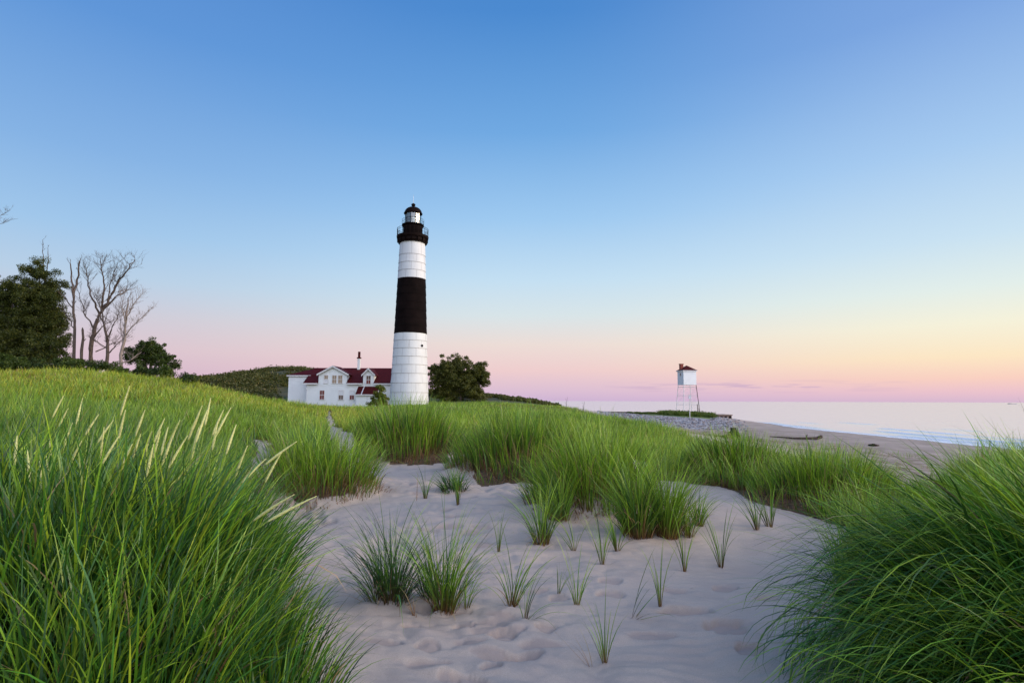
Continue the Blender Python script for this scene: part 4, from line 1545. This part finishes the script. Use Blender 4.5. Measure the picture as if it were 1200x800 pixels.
def clump_geo(cx, cy, R, n, L, w, mix, rng, lean=(12, 55), bias=(0, 0), S=7, ell=1.0, spread=1.0, red=0.14, dead=0.05, jit=.35):
    a = rng.uniform(0, 2 * math.pi, n)
    rr0 = R * np.sqrt(rng.rand(n)) * (1 + 0.15 * np.sin(a * 3 + rng.rand() * 6))
    ox, oy = rr0 * np.sin(a) * ell, rr0 * np.cos(a)
    x, y = cx + ox, cy + oy
    z = H(x, y) - 0.02
    ux = ox / R / max(ell, 1) * spread + bias[0] + rng.normal(size=n) * jit
    uy = oy / R * spread + bias[1] + rng.normal(size=n) * jit
    mag = np.hypot(ux, uy)
    azb_ = np.arctan2(ux, uy)
    th0 = np.radians(lean[0]) * mag.clip(0, 1.6) * rng.uniform(.4, 1.3, n)
    th1 = np.radians(lean[1]) * (0.35 + mag.clip(0, 1.5)) * rng.uniform(.5, 1.35, n)
    Ls = L * rng.uniform(.55, 1.1, n) * (1 - (0.45 if R > .5 and n > 1800 else .25) * (rr0 / R) ** 2)
    isd = rng.rand(n) < dead
    cols = pick_cols(n, mix, rng)
    cols[isd] = pick_cols(int(isd.sum()), {'dead': 1}, rng) if isd.any() else cols[isd]
    Ls[isd] *= rng.uniform(.3, .95, int(isd.sum()))
    th1[isd] *= 1.5
    ws = w * rng.uniform(.6, 1.25, n)
    return blades(np.stack([x, y, z], 1), Ls, ws, azb_, th0, th1, cols, S, rng, red)


def join(parts):
    vs, qs, cs = [], [], []
    o = 0
    for v, q, c in parts:
        vs.append(v); qs.append(q + o); cs.append(c)
        o += len(v)
    return np.concatenate(vs), np.concatenate(qs), np.concatenate(cs)


def grass_thing(name, loc, parts, label, cat='grass clump', group=None, parent=None):
    v, q, c = join(parts)
    o = np_mesh(name, v - np.array(loc, np.float32), q, M_blade, c)
    o.location = loc
    return tag(o, label, cat, group)


def seed_head(parent, base, tip_dir, L, stemL, rng, mats, origin):
    """spike on a stem"""
    mb = MB()
    p = Vector(base) - Vector(origin)
    d = Vector(tip_dir).normalized()
    dr = Vector((d.x, d.y, 0))
    pts_ = []
    n = 9
    q = p.copy()
    dcur = Vector((dr.x * .15, dr.y * .15, 1)).normalized()
    for i in range(n + 1):
        pts_.append(q.copy())
        dcur = (dcur + dr * 0.055 + Vector((0, 0, -.005))).normalized()
        q = q + dcur * stemL / n
    mb.tube(pts_, [.0028 - .0012 * i / n for i in range(n + 1)], 4, 0, cap=False)
    hp, hr = [], []
    q = pts_[-1].copy()
    m = 16
    for i in range(m + 1):
        t_ = i / m
        hp.append(q.copy())
        env = math.sin(math.pi * min(1, t_ * 1.0) ** 0.6) ** 0.8 if 0 < t_ < 1 else 0.05
        hr.append(0.0014 + 0.0072 * env * (0.82 + 0.3 * (i % 2)) * rng.uniform(.9, 1.1))
        dcur = (dcur + dr * 0.035).normalized()
        q = q + dcur * L / m
    mb.tube(hp, hr, 6, 1)
    return mb.build('seed_head', mats, parent, smooth=True)


M_stem = simple('seed_stem', (0.24, 0.34, 0.05), 0.6, 0.1, 20)
M_head = simple('seed_spike', (0.62, 0.62, 0.24), 0.75, 0.25, 160, 0.8, 0.003)

rng = np.random.RandomState(100)
# --- the two great clumps that frame the view
g0 = gz(150, 2.9)
left_parts = []
for (px, d, R, n, L, w) in [(150, 2.7, .55, 1414, 1.02, 0.0137), (40, 2.5, .5, 1088, 1.0, 0.0137), (225, 2.9, .42, 1088, .95, 0.0127), (272, 3.1, .28, 544, .82, 0.0111), (90, 3.5, .55, 1088, 1.1, 0.0130), (210, 3.6, .5, 1033, 1.05, 0.0097), (-60, 3.0, .6, 979, 1.05, 0.0130), (180, 2.1, .35, 707, .75, 0.0104), (60, 2.0, .35, 544, .7, 0.0104), (330, 2.35, .24, 420, .52, .0100), (308, 2.75, .24, 420, .60, .0110), (350, 2.1, .16, 200, .40, .0090), (262, 2.4, .26, 435, .7, 0.0104)]:
    c = gz(px, d)
    left_parts.append(clump_geo(c.x, c.y, R, n, L, w, {'deep': 5.5, 'mid': 3, 'blue': 1.5, 'bright': 1.8}, rng, (10, 50), (0.22, -0.05), 8, dead=.12, jit=.28))
gl = grass_thing('marram_clump', g0, left_parts, 'huge dense grass clump with pale seed spikes filling the lower left corner')
heads = [(65, 300, 8), (0, 458, 0), ]
hd = [(20, 510, 2.8), (32, 527, 2.7), (46, 540, 2.8), (54, 533, 3.2), (58, 514, 3.6), (80, 478, 4.2), (75, 463, 4.4), (97, 466, 3.9), (85, 495, 3.3), (96, 516, 3.0), (116, 485, 3.5), (122, 500, 3.1), (133, 492, 3.3), (152, 452, 3.4), (147, 480, 3.1), (140, 510, 2.9),
      (170, 480, 3.3), (165, 508, 3.1), (178, 505, 3.2), (193, 490, 3.2), (197, 500, 3.0), (188, 505, 2.9), (211, 492, 3.2), (203, 510, 2.9), (230, 490, 3.3), (237, 475, 3.3), (247, 466, 3.2), (233, 500, 3.0), (262, 480, 3.3), (271, 477, 3.2), (255, 495, 3.0), (277, 497, 3.0),
      (243, 480, 3.0), (290, 522, 3.0), (312, 537, 2.9), (348, 517, 3.0), (330, 530, 2.9), (345, 579, 2.6), (371, 581, 2.55), (180, 520, 2.7), (220, 510, 2.8), (155, 520, 2.8)]
for i, (px, py, d) in enumerate(hd):
    tip = P(px, py, d)
    lean_ = rng.uniform(.10, .34) + (0.25 if px > 300 else 0) + (.35 if px > 340 else 0)
    if px < 60: lean_ = -abs(lean_) * .6
    bx = tip.x - lean_ * 0.75
    by = d + rng.uniform(-.1, .1)
    bz = float(H(bx, by)[0])
    tot = math.hypot(tip.z - bz, tip.x - bx) * 1.03
    hl = rng.uniform(.16, .24)
    # match tip: direct curve from base to tip
    origin = Vector(g0)
    mb = MB()
    n = 12
    pts_ = []
    B = Vector((bx, by, bz))
    ctl = Vector((bx + (tip.x - bx) * .18, by, bz + (tip.z - bz) * .62))
    def bez(t_): return B * (1 - t_) ** 2 + ctl * 2 * t_ * (1 - t_) + tip * t_ ** 2
    ts = 1 - hl / tot
    mb.tube([bez(ts * j / n) - origin for j in range(n + 1)], [.0036 - .0012 * j / n for j in range(n + 1)], 4, 0, cap=False)
    m_ = 18
    hr = []
    for j in range(m_ + 1):
        t_ = j / m_
        env = (math.sin(math.pi * t_ ** .62)) ** .8 if 0 < t_ < 1 else .03
        hr.append(.0013 + .0054 * env * (.80 + .34 * (j % 2)) * rng.uniform(.88, 1.1))
    mb.tube([bez(ts + (1 - ts) * j / m_) - origin for j in range(m_ + 1)], hr, 6, 1)
    mb.build('seed_head', [M_stem, M_head], gl, smooth=True)

g1 = gz(1150, 2.6)
right_parts = []
RMIX = {'deep': 5.5, 'mid': 3.2, 'bright': 1.5}
for (px, d, R, n, L, w, lean, b) in [(1160, 2.7, .50, 1400, 1.25, .0130, (34, 92), -1.0), (1105, 2.65, .33, 750, .85, .0125, (38, 98), -1.0), (1250, 2.8, .6, 1400, 1.25, .0130, (32, 88), -1.0), (1205, 3.5, .5, 1300, .92, .0130, (24, 76), -.9), (1310, 3.4, .6, 1100, .98, .0130, (22, 70), -.9),
                            (1180, 2.1, .35, 800, .9, .0110, (36, 95), -1.0), (1290, 2.1, .4, 700, .9, .0110, (34, 90), -1.0), (1135, 3.4, .36, 700, .72, .0125, (26, 78), -.9), (1240, 4.4, .5, 1000, .82, .0125, (14, 52), -.7), (1185, 2.9, .6, 90, 1.22, .0110, (14, 44), -.7)]:
    c = gz(px, d)
    right_parts.append(clump_geo(c.x, c.y, R, n, L * (.80 if lean[0] < 30 else .90), w, RMIX, rng, lean, (b, -0.12), 10, spread=.5, dead=.10, jit=.24))
grass_thing('marram_clump', g1, right_parts, 'huge dark green clump of long blades sweeping left in the lower right corner')

# --- middle clumps and small tufts on the open sand, each placed where it stands in the photo
tufts = [
    # px, py(base), R, n, L, w, lean, bias, mix, label
    (376, 594, .72, 1900, 1.05, .0105, (12, 46), (0, 0), 'bright', 'bright green fan of tall grass left of the sandy path, in front of the house'),
    (480, 548, 1.02, 3000, 1.18, .014, (8, 34), (0, 0), 'mid', 'broad rounded grass hummock standing right in front of the lighthouse base'),
    (612, 568, .98, 2900, 1.08, .0120, (8, 36), (0, 0), 'mid', 'broad grass hummock on the eroded bank below the leafy tree'),
    (866, 584, .78, 2200, .74, .0115, (8, 36), (0, 0), 'mid', 'grass hummock right of the sand saddle, straight below the stone pier end'),
    (962, 620, .70, 2200, .80, .0100, (9, 38), (0, 0), 'bright', 'bright yellow green hummock furthest right on the sand edge, below the driftwood log'),
    (530, 578, .26, 260, .38, .009, (20, 60), (-.1, -.1), 'deep', 'low dark spreading tuft below the eroded bank'),
    (696, 608, .60, 2300, 1.16, .0100, (12, 40), (0, 0), 'bright', 'tall bright clump at the centre right, tallest on the open sand'),
    (656, 612, .18, 220, .62, .009, (12, 40), (-.3, 0), 'mid', 'dark side clump hugging the tallest bright clump on its left'),
    (750, 634, .22, 420, .80, .0080, (12, 42), (-.1, 0), 'mid', 'left half of the pair of medium tufts right of the tallest bright clump'),
    (785, 632, .22, 420, .82, .0080, (12, 42), (.1, 0), 'bright', 'right half of the pair of medium tufts right of the tallest bright clump'),
    (635, 641, .12, 130, .62, .0072, (10, 45), (-.05, 0), 'mid', 'medium blue green tuft left of the tallest bright clump'),
    (452, 713, .21, 270, .62, .0060, (18, 58), (-.1, -.1), 'deep', 'wide dark tuft left of centre with reddish stems'),
    (520, 720, .13, 180, .66, .0058, (14, 50), (.05, 0), 'mid', 'upright tuft just right of the wide dark tuft'),
    (505, 706, .11, 120, .48, .0058, (14, 55), (-.1, 0), 'deep', 'narrow tuft filling the gap between the two central foreground tufts'),
    (600, 712, .05, 34, .42, .0062, (16, 45), (.2, 0), 'mid', 'loose open tuft of arching blades right of the central foreground tufts'),
    (617, 727, .03, 14, .28, .0058, (22, 55), (.6, 0), 'deep', 'few blades leaning right below the loose open tuft'),
    (655, 696, .02, 9, .26, .0055, (20, 40), (.8, 0), 'mid', 'short sprig leaning right beside the thin upright one'),
    (676, 712, .02, 15, .36, .006, (8, 28), (.1, 0), 'bright', 'thin upright sprig left of the two tall foreground sprigs'),
    (706, 663, .02, 20, .40, .0068, (8, 30), (-.15, 0), 'bright', 'bright narrow sprig below the tallest bright clump'),
    (723, 647, .025, 24, .36, .0068, (12, 38), (-.1, 0), 'mid', 'darker sprig at the foot of the pair of medium tufts'),
    (673, 647, .02, 12, .30, .0066, (14, 30), (-.6, 0), 'bright', 'small sprig leaning left under the tallest bright clump'),
    (802, 671, .02, 14, .42, .0066, (5, 20), (0, 0), 'bright', 'slim sprig with reddish stem between the medium pair and the lone right sprig'),
    (846, 666, .025, 20, .46, .0068, (7, 24), (0, 0), 'mid', 'lone upright sprig standing furthest right on the bare sand'),
    (774, 712, .015, 8, .50, .0066, (6, 26), (0, 0), 'bright', 'tallest thin foreground sprig with a few long straight blades'),
    (741, 725, .015, 7, .34, .0066, (26, 34), (.95, 0), 'deep', 'sprig of dark blades leaning hard right beside the tallest thin sprig'),
    (709, 779, .022, 14, .36, .0060, (10, 34), (-.1, 0), 'bright', 'nearest sprig of bright blades at the bottom of the photo'),
    (694, 782, .01, 4, .20, .003, (20, 30), (-.8, 0), 'dead', 'thin brown dead stalk beside the nearest sprig'),
    (808, 631, .08, 80, .45, .0072, (12, 40), (0, 0), 'mid', 'small tuft just right of the pair of medium tufts'),
    (820, 618, .08, 80, .45, .0072, (12, 40), (.2, 0), 'bright', 'small tuft behind and right of the medium pair'),
    (888, 622, .04, 26, .42, .007, (14, 40), (-.3, 0), 'mid', 'thin sprig with reddish stems at the left foot of the right dune'),
    (903, 618, .05, 34, .46, .007, (12, 36), (-.2, 0), 'mid', 'second thin sprig at the foot of the right dune, nearer the dense grass'),
    (584, 648, .02, 10, .36, .0068, (4, 16), (0, 0), 'mid', 'single thin upright sprig in the middle of the open sand'),
    (537, 593, .03, 20, .45, .009, (4, 20), (0, 0), 'mid', 'thin pale sprig standing in front of the low dark tuft'),
    (488, 588, .01, 4, .36, .006, (2, 10), (0, 0), 'dead', 'single brown dead stalk standing in the sand hollow'),
    (498, 586, .03, 14, .35, .008, (8, 30), (0, 0), 'mid', 'faint thin sprig right of the brown dead stalk'),
    (486, 724, .02, 8, .16, .006, (25, 60), (-.6, 0), 'dead', 'short brown broken stalks between the two central foreground tufts'),
    (546, 716, .03, 16, .26, .006, (12, 50), (.3, 0), 'bright', 'small yellow green sprig at the right foot of the upright central tuft'),
    (462, 690, .08, 30, .5, .006, (18, 50), (-.5, 0), 'mid', 'long arching blades rising behind the wide dark tuft'),
]
MIX = dict(bright={'bright': 5, 'mid': 3, 'deep': .5}, mid={'mid': 4, 'deep': 1.2, 'bright': 3.2}, deep={'deep': 4, 'mid': 3, 'blue': 1}, dead={'dead': 1})
for (px, py, R, n, L, w, lean, bias, mx, lab) in tufts:
    c = ground(px, py)
    if R > .3:
        cx0, cy0 = min(((m[0], m[1]) for m in MOUNDS), key=lambda m: abs(600 + F * m[0] / m[1] - px))
    else:
        cx0, cy0 = c.x, c.y + R * .5
    ell = 1.35 if R > .3 else 1.0
    if R < .3:
        R *= .62
        lean = (lean[0] * 1.5, lean[1] * 1.35)
        L *= 1.32 if n >= 60 else 1.6
        w *= 1.15
    else:
        lean = (lean[0] * 1.3, lean[1] * 1.25)
    part = clump_geo(cx0, cy0, R, n, L, w, MIX[mx], rng, lean, bias, 7 if n < 1000 else 6, ell, dead=(.2 if R > .3 else .1) if n > 30 else 0, red=.30 if R < .3 else .26)
    parts_ = [part]
    if R > .5:      # dead thatch hanging round the foot of the hummock
        parts_.append(clump_geo(cx0, cy0 - .05, R * 1.10, int(1500 * R), .26, w * .9, {'dead': 1}, rng, (30, 85), (0, -.3), 3, ell, dead=0, red=.5))
    small = n < 60
    lab_ = lab
    o = grass_thing('grass_sprig' if small else 'grass_tuft', Vector((cx0, cy0, float(H(cx0, cy0)[0]))), parts_, lab_, 'grass sprig' if small else 'grass tuft',
                    'grass sprigs on the open sand' if small else 'grass tufts around the sand hollow')

# --- meadow: tussocks everywhere the dune is vegetated
rng = np.random.RandomState(200)


def meadow(amin, amax, rmin, rmax, ntus, nb, Lf, wf, S, mixf, Rf, lean=(13, 50), cond=None):
    u = rng.rand(ntus)
    rr0 = np.exp(rng.uniform(math.log(rmin), math.log(rmax), ntus)) if False else np.sqrt(rmin ** 2 + (rmax ** 2 - rmin ** 2) * u)
    aa = rng.uniform(math.radians(amin), math.radians(amax), ntus)
    x, y = rr0 * np.sin(aa), rr0 * np.cos(aa)
    ok = (rng.rand(ntus) < veg(x, y) * 1.02) & (H(x, y) > 0.6)
    if cond is not None: ok &= cond(x, y)
    x, y, rr0 = x[ok], y[ok], rr0[ok]
    N = len(x)
    X_ = np.repeat(x, nb); Y_ = np.repeat(y, nb); Rr = np.repeat(rr0, nb)
    n = len(X_)
    a = rng.uniform(0, 2 * math.pi, n)
    R = np.repeat(Rf(rr0) * rng.uniform(.6, 1.3, N), nb)
    q = np.sqrt(rng.rand(n))
    ox, oy = R * q * np.sin(a), R * q * np.cos(a)
    bx, by = X_ + ox, Y_ + oy
    z = H(bx, by) - .02
    v_ = veg(bx, by)
    ok = (v_ > .15) & ((by > 1.0))
    for (mx_, my_, mh, mr_) in MOUNDS:
        qq = np.hypot((bx - mx_) / 1.35, by - my_) / mr_
        ok &= (qq > 1.28) | ((qq > 1.0) & (rng.rand(n) < .12))
    ux = ox / R * 1.05 + rng.normal(size=n) * .30 + .12
    uy = oy / R * 1.05 + rng.normal(size=n) * .30
    mag = np.hypot(ux, uy)
    th0 = np.radians(lean[0]) * mag * rng.uniform(.4, 1.3, n)
    th1 = np.radians(lean[1]) * (.35 + mag) * rng.uniform(.5, 1.3, n)
    hmod = .42 + 1.2 * fbm(bx * .45, by * .45, 71, 2) ** 1.1
    L = Lf(Rr) * rng.uniform(.55, 1.1, n) * hmod * np.repeat(rng.uniform(.62, 1.28, N), nb) * (1 - .3 * q ** 2)
    w = wf(Rr) * rng.uniform(.6, 1.3, n)
    pxb = 600 + F * bx / by
    L = L * (1 - .42 * np.exp(-((pxb - 1065) / 55) ** 2) * (by > 3.5))
    # colour by patch
    mixA, mixB = mixf
    f = np.repeat(fbm(x * .16, y * .16, 73, 3), nb)
    f = np.clip((f - .40) / .2, 0, 1)
    ca, cb = pick_cols(n, mixA, rng, .22), pick_cols(n, mixB, rng, .22)
    cols = np.where((rng.rand(n) < f)[:, None, None], cb, ca)
    tv = np.repeat(rng.uniform(.70, 1.25, N), nb)[:, None, None]
    cols = cols * tv
    # ragged edge of the turf: short dead thatch hangs over the sand
    edge = (veg(bx, by - .45) < .3) | (veg(bx - .3, by - .1) < .3) | (veg(bx + .3, by - .1) < .3)
    dd_m = edge & (rng.rand(n) < .30) & (Rr < 18)
    if dd_m.any():
        cols[dd_m] = pick_cols(int(dd_m.sum()), {'dead': 1}, rng) * np.array([.62, .55, .5])
        L = np.where(dd_m, L * .42, L)
        th0 = np.where(dd_m, th0 * 2.5, th0)
        th1 = np.where(dd_m, 1.5 * rng.uniform(.6, 1.3, n), th1)
    crn = edge & ~dd_m & (Rr < 18)
    cols[crn, 0] = np.array([.20, .075, .035])
    root = np.stack([bx, by, z], 1)[ok]
    return blades(root, L[ok], w[ok], np.arctan2(ux, uy)[ok], th0[ok], th1[ok], cols[ok], S, rng, .2)


Cst = lambda c: (lambda r: np.full(np.shape(r), c))
mixL = ({'deep': 3, 'mid': 4, 'bright': 2, 'blue': 1.5, 'dead': .25}, {'mid': 3, 'bright': 4, 'deep': 1, 'dead': .3})
mixC = ({'mid': 4, 'bright': 4, 'deep': 1, 'dead': .2}, {'bright': 6, 'mid': 2, 'yellow': 1, 'dead': .2})
mixY = ({'yellow': 3, 'bright': 4, 'mid': 2}, {'yellow': 6, 'bright': 3, 'mid': 1, 'dead': .3})
mixR = ({'deep': 3, 'mid': 4, 'bright': 2, 'dead': .3}, {'mid': 3, 'bright': 4, 'dead': .3})
notclump = lambda x, y: ~((x < -.6) & (y < 3.9)) & ~((x > 1.1) & (y < 3.4))
leftp = [
    meadow(-55, -20, 3.6, 8, 420, 75, Cst(.85), Cst(.0085), 5, mixL, Cst(.35), cond=notclump),
    meadow(-55, -18, 8, 15, 1100, 46, Cst(.75), Cst(.011), 4, mixL, Cst(.42)),
    meadow(-52, -13, 15, 28, 2600, 26, Cst(.58), Cst(.017), 3, (mixC[0], mixY[0]), Cst(.5)),
    meadow(-50, -12, 28, 50, 4200, 16, Cst(.52), Cst(.028), 3, (mixY[0], mixY[1]), Cst(.7)),
    meadow(-50, -10, 50, 95, 2600, 12, Cst(.5), Cst(.05), 2, (mixC[1], mixY[0]), Cst(1.1)),
]
v, q, c = join(leftp)
o = np_mesh('left_meadow_grass', v, q, M_blade, c)
tag(o, 'long dune grass covering the slope on the left', 'grass', kind='stuff')
cenp = [
    meadow(-18, 42, 8, 15, 1300, 46, Cst(.55), Cst(.0105), 4, mixC, Cst(.42), cond=lambda x, y: x / y < .36),
    meadow(-14, 30, 15, 28, 2600, 26, Cst(.40), Cst(.016), 3, mixC, Cst(.5)),
    meadow(-13, 22, 28, 50, 3200, 20, Cst(.52), Cst(.027), 3, mixC, Cst(.7)),
    meadow(-12, 12, 50, 100, 2600, 14, Cst(.55), Cst(.05), 2, mixC, Cst(1.1)),
]
v, q, c = join(cenp)
o = np_mesh('middle_meadow_grass', v, q, M_blade, c)
tag(o, 'bright green grass covering the flat dune before the lighthouse', 'grass', kind='stuff')
rp = [
    meadow(18, 55, 4.2, 8, 620, 75, Cst(.72), Cst(.0085), 5, mixR, Cst(.33), cond=notclump),
    meadow(18, 52, 8, 13, 800, 52, Cst(.66), Cst(.0105), 4, mixR, Cst(.38), cond=lambda x, y: x / y > .33),
    meadow(14, 50, 13, 22, 800, 36, Cst(.62), Cst(.015), 3, mixR, Cst(.45), cond=lambda x, y: x / y > .25),
]
v, q, c = join(rp)
o = np_mesh('right_dune_grass', v, q, M_blade, c)
tag(o, 'dune grass on the right rise above the beach', 'grass', kind='stuff')

# sparse brown-green stalks on the upper beach
N = 700
a = rng.uniform(math.radians(12), math.radians(44), N)
r = rng.uniform(16, 48, N)
x, y = r * np.sin(a), r * np.cos(a)
ok = (x < 24) & (vnoise(x * .3, y * .3, 88) > .45)
x, y = x[ok], y[ok]
n = len(x)
pp_ = []
for i in range(n):
    pp_.append(clump_geo(x[i], y[i], .22, 12, .42, .012, {'mid': 2, 'dead': 1, 'bright': 2}, rng, (12, 40), (0, 0), 3))
v, q, c = join(pp_)
o = np_mesh('beach_grass', v, q, M_blade, c)
tag(o, 'sparse thin grass scattered over the upper beach', 'grass', kind='stuff')

# straw litter lying on the sand
rngl = np.random.RandomState(77)
N = 2600
a = rngl.uniform(math.radians(-25), math.radians(32), N)
rd = np.sqrt(rngl.uniform(2.2 ** 2, 13 ** 2, N))
x, y = rd * np.sin(a), rd * np.cos(a)
nearv = np.maximum.reduce([veg(x + .35, y), veg(x - .35, y), veg(x, y + .5)])
ok = (veg(x, y) < .2) & (rngl.rand(N) < np.where(nearv > .5, .55, .045))
x, y = x[ok], y[ok]
n = len(x)
root = np.stack([x, y, H(x, y) + .012], 1)
v, q, c = blades(root, rngl.uniform(.04, .16, n), rngl.uniform(.002, .005, n), rngl.uniform(0, 6.28, n), np.full(n, 1.50), np.full(n, 1.56), pick_cols(n, {'dead': 1}, rngl) * .8, 3, rngl)
o = np_mesh('straw_litter', v, q, M_blade, c)
tag(o, 'bits of dead straw lying on the pale sand', 'straw', kind='stuff')

# two tall reeds at the far meadow edge
for (px, py0, py1, lab) in ((663, 480, 465, 'taller thin dry reed rising against the lake left of the sea wall'), (683, 483, 470, 'shorter dry reed rising against the lake beside the sea wall')):
    d = 40
    b = gz(px, d)
    tp = P(px + 2, py1, d)
    mb = MB()
    Lr = tp.z - b.z
    mb.tube([(0, 0, -.1), (.02, 0, Lr * .6), (tp.x - b.x, 0, Lr)], [.016, .012, .006], 4)
    for j in range(5):
        z_ = Lr * (.45 + .1 * j)
        s_ = 1 if j % 2 else -1
        mb.tube([(.02, 0, z_), (.02 + s_ * .09, 0, z_ + .14)], [.008, .004], 4)
    o = mb.build('dry_reed', M_bark, None, loc=b)
    tag(o, lab, 'reed', 'dry reeds by the sea wall')
print('built', sum(len(m.polygons) for m in bpy.data.meshes))
